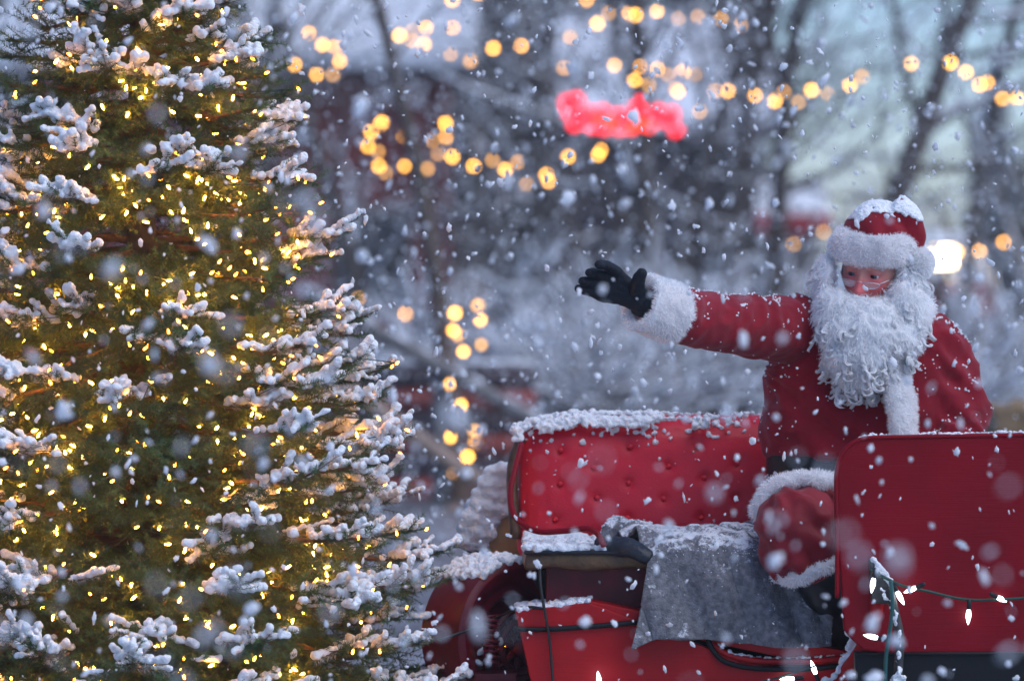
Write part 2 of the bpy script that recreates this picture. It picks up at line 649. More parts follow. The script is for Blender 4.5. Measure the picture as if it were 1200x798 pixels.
mini = bulb_proto(0.0036, 0.0135)
mini.materials.append(M['warm'])
BS = np.array(BULB_SPOTS)
BD = BS[(BS[:, 4] < 0.15) & (BS[:, 3] > 0.22) & (BS[:, 3] < 0.72) & (BS[:, 2] > 0.5) & (BS[:, 2] < 2.66)]
keep = (BS[:, 4] < 0.40) & (BS[:, 3] > 0.60) & (BS[:, 2] > 0.55) & (BS[:, 2] < 2.62)
BS = BS[keep]
tiers = [(0.55, 0.98, "lowest boughs"), (0.98, 1.36, "boughs below the middle"), (1.36, 1.82, "boughs above the middle"), (1.82, 2.62, "topmost boughs in view")]
names = ["string of warm fairy lights wound through the fir's lowest snowy boughs beside the carriage wheel",
         "string of warm fairy lights wound through the fir just below its middle",
         "string of warm fairy lights wound through the fir just above its middle",
         "string of warm fairy lights wound through the fir's topmost boughs in view"]
for (z0, z1, _n), lab in zip(tiers, names):
    pts = BS[(BS[:, 2] >= z0) & (BS[:, 2] < z1)]
    want = 96
    # spread them with a little clustering
    idx = g.permutation(len(pts))
    got = []
    for i in idx:
        p = pts[i, :3]
        if all(np.linalg.norm(p - q) > 0.030 for q in got):
            got.append(p)
        if len(got) >= want:
            break
    got = np.array(got)
    ang = np.arctan2(got[:, 1] - TY, got[:, 0] - TX)
    order = np.argsort(np.floor((got[:, 2] - z0) / 0.13) * 10 + np.where(np.floor((got[:, 2] - z0) / 0.13) % 2 == 0, ang, -ang))
    got = got[order]
    st = empty("fairy_lights", (TX, TY, z0), lab, "string lights", "fairy lights on the fir")
    wire = MB()
    for a, b in zip(got[:-1], got[1:]):
        if np.linalg.norm(a - b) > 0.32:
            continue
        mid = (a + b) / 2
        ax = np.array((TX, TY, mid[2]))
        mid = mid + (ax - mid) * 0.18 - np.array((0, 0, 0.02))
        wire.tube(curve([a, mid, b], 6), 0.0013, 4, cap=False)
    wire.build("wire", M['green_wire'], st)
    more = MB()
    PVb, PFb = get_co(mini), None
    deep = BD[(BD[:, 2] >= z0) & (BD[:, 2] < z1)]
    deep = deep[g.permutation(len(deep))[:120], :3]
    for p in deep:
        t_ = norm(g.normal(size=3)) * 0.008
        more.tube(np.array([p - t_, p - t_ * 0.4, p + t_ * 0.5, p + t_]), [0.0022, 0.0032, 0.0026, 0.0008], 6)
    tag(more.build("bulbs", M['warm_deep'], st), kind="stuff")
    for p in got:
        b = link("bulb", mini, None, st)
        b.location = tuple(p)
        b.rotation_euler = (g.uniform(-1.2, 1.2), g.uniform(-1.2, 1.2), g.uniform(0, 6))
# ------------------------------------------------------------------ the red carriage
M.update(
    leather=mat("red_leather", (0.58, 0.009, 0.028), 0.38, var=(0.48, 0.007, 0.022), scale=7, bump=0.15, bscale=220, spec=0.32),
    red_paint=mat("red_paint", (0.215, 0.002, 0.009), 0.45, var=(0.165, 0.0018, 0.007), scale=5, spec=0.14, bump=0.06, bscale=18),
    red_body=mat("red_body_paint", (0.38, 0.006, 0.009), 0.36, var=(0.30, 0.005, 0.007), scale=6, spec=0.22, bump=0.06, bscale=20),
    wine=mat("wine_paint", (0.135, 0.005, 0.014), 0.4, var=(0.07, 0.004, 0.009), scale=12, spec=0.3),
    black=mat("black_paint", (0.007, 0.0075, 0.009), 0.5, spec=0.2),
    rubber=mat("black_leather", (0.016, 0.020, 0.028), 0.42, bump=0.3, bscale=120),
    brown=mat("brown_leather", (0.060, 0.032, 0.020), 0.45, var=(0.14, 0.075, 0.030), scale=22, bump=0.4, bscale=90),
    tan=mat("varnished_wood", (0.36, 0.22, 0.085), 0.4, var=(0.44, 0.28, 0.12), scale=14, bump=0.2, bscale=40),
    iron=mat("iron", (0.02, 0.022, 0.025), 0.55, var=(0.05, 0.045, 0.042), scale=30, bump=0.4, bscale=80),
    brass=mat("brass", (0.60, 0.36, 0.10), 0.3, metal=1.0),
)
def grain(m, sc=(1.0, 1.0, 26.0), strength=0.12, lo=0.30, hi=0.62):
    """brushed, weathered paint: fine lengthwise grain in the relief and blotchy gloss"""
    nt = m.node_tree
    b = nt.nodes["Principled BSDF"]
    tc = nt.nodes.new("ShaderNodeTexCoord")
    mp = nt.nodes.new("ShaderNodeMapping")
    mp.inputs["Scale"].default_value = sc
    n = nt.nodes.new("ShaderNodeTexNoise")
    n.inputs["Scale"].default_value, n.inputs["Detail"].default_value = 9.0, 6
    nt.links.new(tc.outputs["Object"], mp.inputs["Vector"])
    nt.links.new(mp.outputs[0], n.inputs["Vector"])
    bp = nt.nodes.new("ShaderNodeBump")
    bp.inputs["Strength"].default_value, bp.inputs["Distance"].default_value = strength, 0.004
    nt.links.new(n.outputs["Fac"], bp.inputs["Height"])
    old = b.inputs["Normal"].links
    if old:
        nt.links.new(old[0].from_socket, bp.inputs["Normal"])
    nt.links.new(bp.outputs["Normal"], b.inputs["Normal"])
    n2 = nt.nodes.new("ShaderNodeTexNoise")
    n2.inputs["Scale"].default_value, n2.inputs["Detail"].default_value = 3.2, 8
    nt.links.new(tc.outputs["Object"], n2.inputs["Vector"])
    mr = nt.nodes.new("ShaderNodeMapRange")
    mr.inputs["From Min"].default_value, mr.inputs["From Max"].default_value = 0.35, 0.65
    mr.inputs["To Min"].default_value, mr.inputs["To Max"].default_value = lo, hi
    nt.links.new(n2.outputs["Fac"], mr.inputs["Value"])
    nt.links.new(mr.outputs[0], b.inputs["Roughness"])


grain(M['red_paint'], strength=0.22)
grain(M['red_body'], strength=0.14)
grain(M['leather'], (1, 1, 1), 0.05, 0.30, 0.5)
g = np.random.default_rng(5)
base = W(800, 1040, 0.1)
car = empty("carriage", (base[0], base[1], 0.0), "open red carriage with a buttoned leather seat and a tall red dashboard, dusted with snow", "carriage")


def rrect(x0, x1, z0, z1, r, n=8):
    """outline with four radii: bottom-left, bottom-right, top-right, top-left"""
    pts = []
    for (cx, cz, a0, rr) in ((x0, z0, 180, r[0]), (x1, z0, 270, r[1]), (x1, z1, 0, r[2]), (x0, z1, 90, r[3])):
        sx = 1 if cx == x0 else -1
        sz = 1 if cz == z0 else -1
        for k in range(n + 1):
            a = R(a0 + 90 * k / n)
            pts.append((cx + sx * rr + rr * math.cos(a), cz + sz * rr + rr * math.sin(a)))
    return np.array(pts)


def plate(name, px_pts, Y, thick, m, bevel=0.004, parent=None):
    """a panel cut to an outline, standing at depth Y, thick metres deep"""
    P = np.array([W(x, y, Y) for x, y in px_pts])
    mb = MB().prism(P, (0, thick, 0))
    return mb.build(name, m, parent or car, smooth=False, bevel=bevel, fix=True)


def heaps(P, r, n_up=1, jit=0.3):
    """snow heap centres strewn round the points P"""
    P = np.asarray(P, dtype=float)
    C, Rr = [], []
    for p in P:
        for _ in range(n_up):
            rr = r * g.uniform(0.65, 1.25)
            C.append(p + g.normal(size=3) * np.array((r, r, r * 0.35)) * jit)
            Rr.append(rr)
    return C, Rr


# --- backrest: padded, buttoned, leaning back, round top corner
YB = 0.33
bl, tr = W(606, 640, YB), W(1128, 489, YB)
x0, x1, z0, z1 = bl[0], tr[0], bl[2] - 0.04, tr[2]
out = rrect(x0, x1, z0, z1, (0.03, 0.03, 0.11, 0.115))
cx_, cz_ = (x0 + x1) / 2, (z0 + z1) / 2
mb = MB()
layers = [(0.006, 0.16), (0.002, 0.10), (-0.008, 0.06), (-0.022, 0.033), (-0.042, 0.013), (-0.068, 0.0), (-0.13, 0.0), (-0.150, 0.02)]
rings = []
for yo, ins in layers:
    o2 = rrect(x0 + ins, x1 - ins, z0 + ins, z1 - ins, [max(0.012, q - ins * 0.75 + ins * 0.35 * (q < 0.05)) for q in (0.03, 0.03, 0.11, 0.115)])
    rings.append(np.stack([o2[:, 0], np.full(len(o2), YB - yo), o2[:, 1]], -1))
n = len(rings[0])
b0 = mb.n
for rg in rings:
    mb.v.append(rg)
    mb.n += n
k = np.arange(n)
k2 = (k + 1) % n
for i in range(len(rings) - 1):
    mb.f.setdefault(4, []).append(np.stack([b0 + i * n + k, b0 + i * n + k2, b0 + (i + 1) * n + k2, b0 + (i + 1) * n + k], -1))
mb.f.setdefault(n, []).append(np.array([[b0 + q for q in range(n)]]))
e = b0 + (len(rings) - 1) * n
mb.f.setdefault(n, []).append(np.array([[e + q for q in reversed(range(n))]]))
me = remesh(mb, 0.0065, 6)
V, N = get_co(me), get_no(me)
lean = 0.16
front = np.clip(-N[:, 1], 0, 1)
buttons = []
for r_, py in enumerate((527, 547, 566, 586, 607)):
    for px in np.arange(655 + (r_ % 2) * 42, 1120, 84):
        buttons.append((px + g.uniform(-4, 4), py + g.uniform(-3, 3) - (px - 650) * 0.012))
dimp = np.zeros(len(V))
for px, py in buttons:
    p = W(px, py, YB)
    d2 = (V[:, 0] - p[0]) ** 2 + (V[:, 2] - p[2]) ** 2
    dimp += 0.008 * np.exp(-d2 / (2 * 0.012 ** 2)) + 0.003 * np.exp(-d2 / (2 * 0.045 ** 2))
V[:, 1] += front * dimp + front * 0.004 * fbm(V * 7, 4, 2)
V[:, 1] += (V[:, 2] - z0) * lean
set_co(me, V)
back = link("backrest", me, M['leather'], car)
for px, py in buttons:
    p = W(px, py, YB)
    p[1] = YB + 0.004 + (p[2] - z0) * lean
    mbb = MB().ellipsoid(p, (0.0085, 0.007, 0.0085), sub=2)
    mbb.build("button", M['leather'], back)
# dark worn edge strip on the left end
edge = [(604, 632), (602, 600), (600, 570), (602, 540), (611, 517)]
E = [W(x, y, YB) + np.array((0, 0.05 + (W(x, y, YB)[2] - z0) * lean, 0)) for x, y in edge]
MB().tube(curve(E, 20), 0.016, 8).build("edge_strip", M['brown'], back)

# --- seat
s0, s1 = W(613, 640, -0.12)[0], W(1125, 640, -0.12)[0]
zt = W(640, 642, -0.12)[2]
mb = MB()
o = rrect(-0.14, 0.32, zt - 0.060, zt, (0.02, 0.02, 0.02, 0.022))
mb.prism(np.stack([np.full(len(o), s0), o[:, 0], o[:, 1]], -1), (s1 - s0, 0, 0))
me = remesh(mb, 0.0075, 5)
V, N = get_co(me), get_no(me)
V += N * (0.006 * fbm(V * 9, 8, 2))[:, None]
set_co(me, V)
seat = link("seat", me, M['brown'], car)
# piping along the front of the seat
MB().tube(np.array([(s0 + 0.004, -0.147, zt - 0.010), ((s0 + s1) / 2, -0.149, zt - 0.012), (s1, -0.147, zt - 0.010)]), 0.006, 8).build("piping", M['rubber'], seat)
# padded black end of the arm rest
A = [W(700, 640, -0.10), W(722, 640, -0.12), W(745, 645, -0.155), W(763, 655, -0.17)]
mb = MB().tube(curve([np.append(a, r) for a, r in zip(A, (0.034, 0.040, 0.034, 0.022))], 16)[:, :3], curve([[r] for r in (0.034, 0.040, 0.034, 0.022)], 16)[:, 0], 12, flat=0.75)
me = remesh(mb, 0.006, 3)
V, N = get_co(me), get_no(me)
set_co(me, V + N * (0.005 * fbm(V * 28, 2, 3))[:, None])
link("armrest_pad", me, M['rubber'], car)
# thin red arm rail
rail = [W(611, 520, 0.27), W(604, 548, 0.18), W(598, 578, 0.09), W(604, 606, 0.0), W(628, 622, -0.08), W(660, 622, -0.12), W(688, 619, -0.14), W(700, 625, -0.15), W(708, 640, -0.15)]
MB().tube(curve(rail, 50), 0.0085, 10).build("arm_rail", M['red_paint'], car)

# --- body
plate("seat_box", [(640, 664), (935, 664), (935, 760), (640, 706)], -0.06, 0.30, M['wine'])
plate("side_panel", [(604, 716), (690, 706), (838, 762), (868, 776), (910, 781), (965, 780), (1000, 776), (1018, 748), (1050, 748), (1050, 1010), (668, 1010)], -0.17, 0.03, M['red_body'])
plate("ledge", [(604, 716), (690, 704), (1010, 766), (1010, 790), (690, 722), (604, 726)], -0.162, 0.20, M['red_body'], 0.003)
plate("bracket_plate", [(622, 676), (640, 664), (690, 700), (700, 712), (640, 706)], 0.05, 0.05, M['black'])
MB().tube(np.array([W(668, 700, 0.02), W(680, 698, 0.0)]), 0.014, 10).build("brass_fitting", M['brass'], car)
trim = [W(602, 737, -0.182), W(640, 737, -0.182), W(690, 734, -0.182), (W(748, 729, -0.182))]
MB().tube(curve(trim, 24), 0.0075, 8).build("trim", M['black'], car)
trim = [W(828, 744, -0.178), W(836, 762, -0.18), W(852, 776, -0.182), W(890, 783, -0.182), W(950, 783, -0.182), W(995, 778, -0.182)]
MB().tube(curve(trim, 40), 0.0075, 8).build("trim", M['black'], car)
trim = [W(826, 740, -0.165), W(836, 756, -0.165), W(856, 768, -0.165), W(890, 774, -0.165), W(950, 774, -0.165), W(1000, 770, -0.165)]
MB().tube(curve(trim, 40), 0.010, 8).build("door_lip", M['red_body'], car)
# foot well behind the opening
fz = W(900, 800, -0.2)[2]
xw0, xw1 = W(700, 800, -0.2)[0], W(1330, 800, -0.2)[0]
MB().box((xw0, -0.14, fz - 0.10), (xw1, 0.45, fz - 0.06)).build("floor_board", M['black'], car, smooth=False, bevel=0.004)
MB().box((W(660, 700, -0.0)[0], 0.26, fz - 0.06), (xw1, 0.29, zt - 0.07)).build("kick_board", M['black'], car, smooth=False, bevel=0.004)
# red scroll that joins the body and the dashboard
scroll = [W(1028, 694, -0.56), W(1026, 720, -0.55), W(1018, 745, -0.50), W(1004, 770, -0.42), W(985, 796, -0.33), W(972, 830, -0.26)]
MB().tube(curve(scroll, 40), 0.019, 12).build("scroll_bar", M['red_body'], car)
plate("tread_corner", [(996, 762), (1002, 745), (1010, 732), (1020, 740), (1020, 800), (985, 800)], -0.30, 0.10, M['wine'])

# --- dashboard at the right, nearest the camera
YD = -0.56
out = [(980, 590), (980, 558), (983, 540), (991, 526), (1003, 517), (1020, 513), (1060, 512), (1120, 511), (1200, 509.5), (1345, 506), (1345, 766), (1040, 766), (1012, 762), (997, 748), (989, 738), (986, 690), (982, 640)]
dash = plate("dashboard", out, YD, 0.032, M['red_paint'], 0.007)
plate("dashboard_base", [(1002, 764), (1345, 764), (1345, 1000), (1010, 1000)], YD + 0.006, 0.05, M['black'], 0.004)
rim = [W(x, y, YD + 0.001) for x, y in [(981, 700), (981, 640), (980, 590), (980, 558), (983, 540), (991, 526), (1003, 517), (1020, 513), (1060, 512), (1120, 511), (1200, 509.5), (1345, 506)]]
MB().tube(curve(rim, 90), 0.006, 8).build("rolled_edge", M['red_paint'], dash)
MB().tube(np.array([W(1004, 766, YD - 0.004), W(1100, 765.5, YD - 0.004), W(1345, 765, YD - 0.004)]), 0.004, 8).build("trim", M['black'], car)
# iron lamp bracket on the dashboard
mb = MB()
mb.prism(np.array([W(x, y, YD - 0.045) for x, y in [(1019, 655), (1024, 654), (1043, 682), (1047, 700), (1040, 708), (1022, 706)]]), (0, 0.04, 0))
mb.build("lamp_bracket", M['iron'], car, smooth=False, bevel=0.003, fix=True)
P = [W(1042, 690, YD - 0.06), W(1048, 715, YD - 0.07), W(1054, 745, YD - 0.075), W(1053, 780, YD - 0.075), W(1049, 830, YD - 0.07)]
stay = MB().tube(curve(P, 30), 0.0125, 10).build("iron_stay", M['iron'], car)

# --- mudguard and wheel at the left
a_ax = norm(np.array((-0.66, 0.75, 0.0)))           # axle, running back and to the left
c_f = W(603, 745, 0.16)
side = norm(np.cross((0, 0, 1.0), a_ax))
RG = 0.212


def circ(c, r, n=48, a0=0, a1=2 * math.pi):
    t = np.linspace(a0, a1, n)
    return c + r * (np.cos(t)[:, None] * side + np.sin(t)[:, None] * np.array((0, 0, 1.0)))


mb = MB()
rr = [circ(c_f - a_ax * 0.0, RG, 64), circ(c_f - a_ax * 0.012, RG - 0.02, 64), circ(c_f - a_ax * 0.004, RG - 0.045, 64), circ(c_f + a_ax * 0.012, RG - 0.070, 64), circ(c_f + a_ax * 0.008, RG - 0.095, 64), circ(c_f + a_ax * 0.03, RG - 0.11, 64), circ(c_f + a_ax * 0.03, 0.001, 64)]
rb = [circ(c_f + a_ax * 0.16, RG, 64), circ(c_f + a_ax * 0.16, 0.001, 64)]
rings = [rb[1], rb[0]] + rr
b0 = mb.n
for q in rings:
    mb.v.append(q)
    mb.n += 64
k = np.arange(63)
for i in range(len(rings) - 1):
    mb.f.setdefault(4, []).append(np.stack([b0 + i * 64 + k, b0 + i * 64 + k + 1, b0 + (i + 1) * 64 + k + 1, b0 + (i + 1) * 64 + k], -1))
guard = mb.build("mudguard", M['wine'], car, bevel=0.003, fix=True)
hub = c_f - a_ax * 0.02 - np.array((0, 0, 0.03))
wl = MB()
for r_, th, of in ((0.07, 0.012, 0.0), (0.105, 0.008, 0.005)):
    wl.tube(circ(hub - a_ax * of, r_, 40), th, 8, cap=False)
for q in range(8):
    t = q * math.pi / 4 + 0.2
    d = math.cos(t) * side + math.sin(t) * np.array((0, 0, 1.0))
    wl.tube(np.array([hub + d * 0.015, hub + d * 0.105]), [0.010, 0.006], 8)
wl.tube(np.array([hub - a_ax * 0.03, hub + a_ax * 0.03]), 0.026, 14)
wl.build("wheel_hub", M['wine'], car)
t = np.linspace(0, 1, 130)
sp_c = W(576, 742, 0.02)
coil = sp_c + np.stack([0.020 * np.cos(t * 2 * math.pi * 9), 0.020 * np.sin(t * 2 * math.pi * 9), -0.13 * t + 0.05], -1)
MB().tube(coil, 0.0045, 6).build("spring", M['wine'], car)
plate("step_plate", [(556, 790), (606, 788), (606, 800), (556, 802)], 0.0, 0.10, M['wine'])
# supports under the carriage down to the ground
for hx in (W(640, 900, 0.2)[0], W(1290, 900, 0.2)[0]):
    for hy in (-0.10, 0.62):
        wheel = MB()
        c = np.array((hx, hy, 0.30))
        tt = np.linspace(0, 2 * math.pi, 40)
        wheel.tube(c + 0.28 * np.stack([np.cos(tt), 0 * tt, np.sin(tt)], -1), 0.022, 8, cap=False)
        for q in range(10):
            d = np.array((math.cos(q * 0.628), 0, math.sin(q * 0.628)))
            wheel.tube(np.array([c, c + d * 0.27]), 0.012, 6)
        wheel.build("wheel", M['wine'], car)

# --- folded hood behind the seat, buried in snow
YH = 0.62
plate("hood_side", [(566, 648), (602, 560), (608, 556), (625, 640), (606, 664)], YH - 0.02, 0.05, M['tan'], 0.004)
plate("hood", [(542, 644), (546, 612), (576, 562), (606, 556), (568, 658)], YH, 0.30, M['rubber'], 0.01)
hp = []
for u in np.linspace(0, 1, 12):
    for v in np.linspace(0, 1, 7):
        for w_ in (0.0, 0.33, 0.66, 1.0):
            top = np.array((lerp(574, 602, u), lerp(553, 551, u)))
            bot = np.array((lerp(542, 568, u), lerp(632, 642, u)))
            x, y = lerp(bot, top, v)
            hp.append(W(x, y, YH - 0.03 + 0.30 * w_))
C, Rr = heaps(hp, 0.021, 1, 0.25)
link("snow_cover", snow_mesh(C, Rr, 0.006, 3, 0.30, 60, 2, 31), M['snow'], car)

# --- snow lying on the carriage
C, Rr = [], []


def strew(P, r, n_up=1, jit=0.3):
    c, q = heaps(P, r, n_up, jit)
    C.extend(c)
    Rr.extend(q)


# top of the backrest: a broken blanket of snow that thins to the right
for px in np.arange(604, 1125, 3.2):
    u = (px - 604) / 520
    top = 489 if px > 690 else 489 + 0.0036 * (690 - px) ** 2 * 0.62
    thick = 0.0082 if px < 780 else 0.0050
    dense = 1.0 if px < 800 else 0.5
    for depth in np.linspace(0, 1, 6):
        if g.random() > dense:
            continue
        p = W(px, top, YB)
        p[1] = YB + lean * (p[2] - z0) + lerp(0.0, 0.14, depth)
        p[2] += -0.012 + 0.020 * math.sin(math.pi * min(depth + 0.12, 1))
        if depth == 0 and px < 860 and vnoise(np.array([[px * 0.045, 3, 0]]), 4)[0] > -0.25:
            for q_ in range(4):
                strew([p + np.array((0, -0.010 - 0.003 * q_, -0.007 * q_))], 0.008, 1, 0.6)
        strew([p], thick * (1.15 if px < 700 else 1.0), 1, 0.5)
# snow stuck to the face of the leather below the top edge
zf = get_co(back.data)
nf = get_no(back.data)
ff = np.where((nf[:, 1] < -0.3))[0]
pick = g.choice(ff, 9000)
for i in pick:
    p = zf[i]
    depth_ = z1 - p[2]
    nz = vnoise(np.array([[p[0] * 13, 0, p[2] * 20]]), 5)[0] + 0.6 * vnoise(np.array([[p[0] * 40, 0, p[2] * 50]]), 6)[0]
    reach = 0.105 if p[0] < W(800, 0, YB)[0] else 0.06
    pr = 0.62 * math.exp(-depth_ / (reach * 0.42)) if nz > -0.12 else 0.06 * math.exp(-depth_ / reach)
    if g.random() < pr:
        C.append(p + nf[i] * 0.002)
        Rr.append(g.uniform(0.0035, 0.0085) * (1.0 if depth_ < 0.10 else 0.6))
    elif g.random() < 0.010:
        C.append(p + nf[i] * 0.001)
        Rr.append(g.uniform(0.0018, 0.0034))
# seat: snow in front of the backrest
for px in np.arange(616, 722, 3.0):
    for d in np.linspace(0, 1, 9):
        if g.random() < 0.86:
            yy = lerp(-0.135, 0.27, d)
            p = np.array((W(px, 640, -0.12)[0], yy, zt + 0.002))
            strew([p], 0.014 if px < 690 else 0.010, 1, 0.4)
# ledge
for px in np.arange(606, 692, 2.6):
    for d in np.linspace(0, 1, 5):
        p = W(px, 716 - (px - 604) * 0.128, -0.158)
        p[1] = lerp(-0.160, 0.02, d)
        strew([p + np.array((0, 0, 0.002))], 0.0085, 1, 0.4)
# door lip
for px in np.arange(842, 1004, 2.2):
    y = np.interp(px, [826, 836, 856, 890, 950, 1000], [740, 756, 768, 774, 774, 770])
    if g.random() < 0.85:
        strew([W(px, y, -0.165) + np.array((0, g.uniform(-0.004, 0.01), 0.008))], 0.0052, 1, 0.35)
# dashboard top edge and left upright
for px in np.arange(1006, 1345, 1.6):
    y = np.interp(px, [1003, 1020, 1060, 1200, 1345], [517, 513, 512, 509.5, 506])
    if vnoise(np.array([[px * 0.03, 0, 0]]), 9)[0] > -0.55:
        strew([W(px, y, YD) + np.array((0, g.uniform(0.0, 0.03), 0.006))], 0.0046, 1, 0.5)
for px, y in ((1000, 748), (1003, 752), (998, 758), (1002, 762), (1004, 768), (996, 770), (990, 778), (986, 784), (992, 774), (1000, 740), (999, 735), (978, 792), (972, 798)):
    strew([W(px - 2, y, -0.36)], 0.011, 2, 0.3)
# bracket and stay
for q in np.linspace(0, 1, 30):
    p = W(lerp(1023, 1046, q), lerp(657, 688, q), YD - 0.03)
    strew([p + np.array((0, -0.012, 0.004))], 0.0070, 2, 0.35)
for i, p in enumerate(curve([W(1034, 690, YD - 0.075), W(1046, 712, YD - 0.085), W(1053, 745, YD - 0.088), W(1052, 780, YD - 0.088), W(1048, 830, YD - 0.082)], 90)):
    if g.random() < 0.62:
        C.append(p + g.normal(size=3) * 0.004)
        Rr.append(g.uniform(0.003, 0.0065))
for q in range(22):
    C.append(W(1049, 797, YD - 0.08) + g.normal(size=3) * 0.008)
    Rr.append(0.008)
# mudguard
for t in np.linspace(R(52), R(140), 46):
    for d in np.linspace(0.02, 1, 11):
        p = c_f + a_ax * 0.17 * d + (RG + 0.006 * math.sin(math.pi * d)) * (math.cos(t) * side + math.sin(t) * np.array((0, 0, 1.0)))
        if d < 0.25 and g.random() < 0.5:
            continue
        strew([p], 0.0125, 1, 0.4)
link("snow_cover", snow_mesh(C, Rr, 0.0036, 6, 0.55, 90, 1, 41), M['snow'], car)

# --- cords and lights on the carriage
def bulb_big():
    mb = MB()
    mb.tube(np.array([(0, 0, 0.016), (0, 0, 0.012), (0, 0, 0.004), (0, 0, -0.006), (0, 0, -0.018), (0, 0, -0.026)]), [0.0028, 0.0048, 0.0066, 0.0066, 0.0038, 0.0008], 12)
    return mb.mesh("bulb")


led = bulb_big()
led.materials.append(M['white_led'])
cap_me = MB().tube(np.array([(0, 0, 0.040), (0, 0, 0.034), (0, 0, 0.014)]), [0.0045, 0.0062, 0.0062], 10).mesh("socket")
cap_me.materials.append(M['black_wire'])
ls = empty("string_lights", W(1045, 690, YD - 0.06), "dark cord with pointed white bulbs drooping from the iron bracket across the red dashboard", "string lights")
wpts = [W(1020, 668, YD - 0.06), W(1040, 678, YD - 0.085), W(1058, 686, YD - 0.06), W(1085, 692, YD - 0.03), W(1130, 702, YD - 0.025), W(1172, 702, YD - 0.025), W(1215, 699, YD - 0.025), W(1300, 688, YD - 0.025)]
MB().tube(curve(wpts, 80), 0.0040, 8).build("cord", M['green_wire'], ls)
dpts = [W(1044, 680, YD - 0.085), W(1046, 710, YD - 0.095), W(1042, 745, YD - 0.095), W(1038, 775, YD - 0.09), W(1037, 840, YD - 0.09)]
MB().tube(curve(dpts, 40), 0.0055, 8).build("cord", M['teal_wire'], ls)
low = [W(1040, 775, YD - 0.09), W(1015, 752, -0.60), W(990, 775, -0.45), W(955, 780, -0.22), W(930, 788, -0.21), W(880, 800, -0.20), W(780, 806, -0.2), W(700, 800, -0.2)]
MB().tube(curve(low[3:], 50), 0.0030, 6).build("cord", M['green_wire'], ls)
for (px, py, yy, rx, ry) in ((1023, 683, YD - 0.09, 0.0, 0.15), (1054, 698, YD - 0.07, 0.0, -0.5), (1069, 690, YD - 0.045, 0.5, 1.1), (1023, 746, YD - 0.08, 0.3, 1.75), (1135, 720, YD - 0.03, 0.0, 0.05), (1172, 701, YD - 0.03, 0.6, -1.1), (954, 784, -0.215, 0.0, 2.8), (925, 795, -0.215, 0.0, 1.5), (702, 797, -0.215, 0, 3.0)):
    b = link("bulb", led, None, ls)
    b.location = tuple(W(px, py, yy))
    b.rotation_euler = (rx, ry, 0)
    s = link("socket", cap_me, None, b)
    s.matrix_parent_inverse = Matrix.Identity(4)

cb = [W(520, 748, 0.0), W(556, 735, 0.02), W(585, 722, 0.0), W(606, 713, -0.12), W(622, 711, -0.17), W(640, 714, -0.185)]
tag(MB().tube(curve(cb, 40), 0.0042, 8).build("cable", M['black_wire']), "thin dark cable strung from the fir across to the carriage ledge", "cable")
cb = [W(632, 655, -0.17), W(634, 690, -0.19), W(640, 725, -0.195), W(645, 760, -0.19), W(650, 830, -0.19)]
tag(MB().tube(curve(cb, 40), 0.0042, 8).build("cable", M['black_wire']), "thin black cable hanging down from the seat corner over the red body", "cable")

# --- blanket over the seat
M['wool'] = mat("grey_wool", (0.12, 0.118, 0.128), 0.95, var=(0.235, 0.23, 0.245), scale=60, detail=8, bump=0.8, bscale=160, sheen=0.15, spec=0.15)
nu, nv = 150, 120
_nt = M['wool'].node_tree
_b = _nt.nodes["Principled BSDF"]
_src = _b.inputs["Base Color"].links[0].from_socket
_ge = _nt.nodes.new("ShaderNodeNewGeometry")
_sx = _nt.nodes.new("ShaderNodeSeparateXYZ")
_nt.links.new(_ge.outputs["Normal"], _sx.inputs[0])
_tc = _nt.nodes.new("ShaderNodeTexCoord")
_n1 = _nt.nodes.new("ShaderNodeTexNoise")
_n1.inputs["Scale"].default_value, _n1.inputs["Detail"].default_value, _n1.inputs["Roughness"].default_value = 26, 9, 0.78
_nt.links.new(_tc.outputs["Object"], _n1.inputs["Vector"])
_ad = _nt.nodes.new("ShaderNodeMath")
_ad.operation = 'MULTIPLY_ADD'
_ad.inputs[1].default_value = 0.26
_nt.links.new(_sx.outputs["Z"], _ad.inputs[0])
_nt.links.new(_n1.outputs["Fac"], _ad.inputs[2])
_rp = _nt.nodes.new("ShaderNodeValToRGB")
_rp.color_ramp.elements[0].position, _rp.color_ramp.elements[1].position = 0.66, 0.76
_nt.links.new(_ad.outputs[0], _rp.inputs["Fac"])
_mx = _nt.nodes.new("ShaderNodeMixRGB")
_mx.inputs[2].default_value = (0.80, 0.82, 0.85, 1)
_nt.links.new(_rp.outputs["Color"], _mx.inputs[0])
_nt.links.new(_src, _mx.inputs[1])
_nt.links.new(_mx.outputs[0], _b.inputs["Base Color"])
uu, vv = np.meshgrid(np.linspace(0, 1, nu), np.linspace(0, 1, nv), indexing='ij')
path_v = np.array([0, 0.14, 0.30, 0.40, 0.46, 0.52, 0.75, 1.0])
path_Y = np.array([0.22, 0.12, -0.02, -0.115, -0.160, -0.178, -0.190, -0.200])
lx = np.array([718, 726, 738, 750, 758, 760, 753, 740])
rx_ = np.array([905, 920, 945, 962, 970, 974, 976, 974])
py_ = np.array([0, 0, 0, 0, 0, 0.055, 0.53, 1.0])
Yv = np.interp(vv, path_v, path_Y)
lxv, rxv = np.interp(vv, path_v, lx), np.interp(vv, path_v, rx_)
px = lxv + (rxv - lxv) * uu
ztop, zbot = zt + 0.012, W(800, 752, -0.19)[2]
drop = np.interp(vv, path_v, py_)
zz = ztop - 0.012 * np.clip((vv - 0.36) / 0.1, 0, 1) - (ztop - 0.012 - zbot) * drop
zz = zz + np.where(vv > 0.5, (vv - 0.5) * 2, 0) * (0.012 * np.sin(uu * 5.2 + 0.4) - 0.02 * np.clip(0.12 - uu, 0, 1) / 0.12)
X = (px - 600) / FPX * (Yv - CAM_Y)
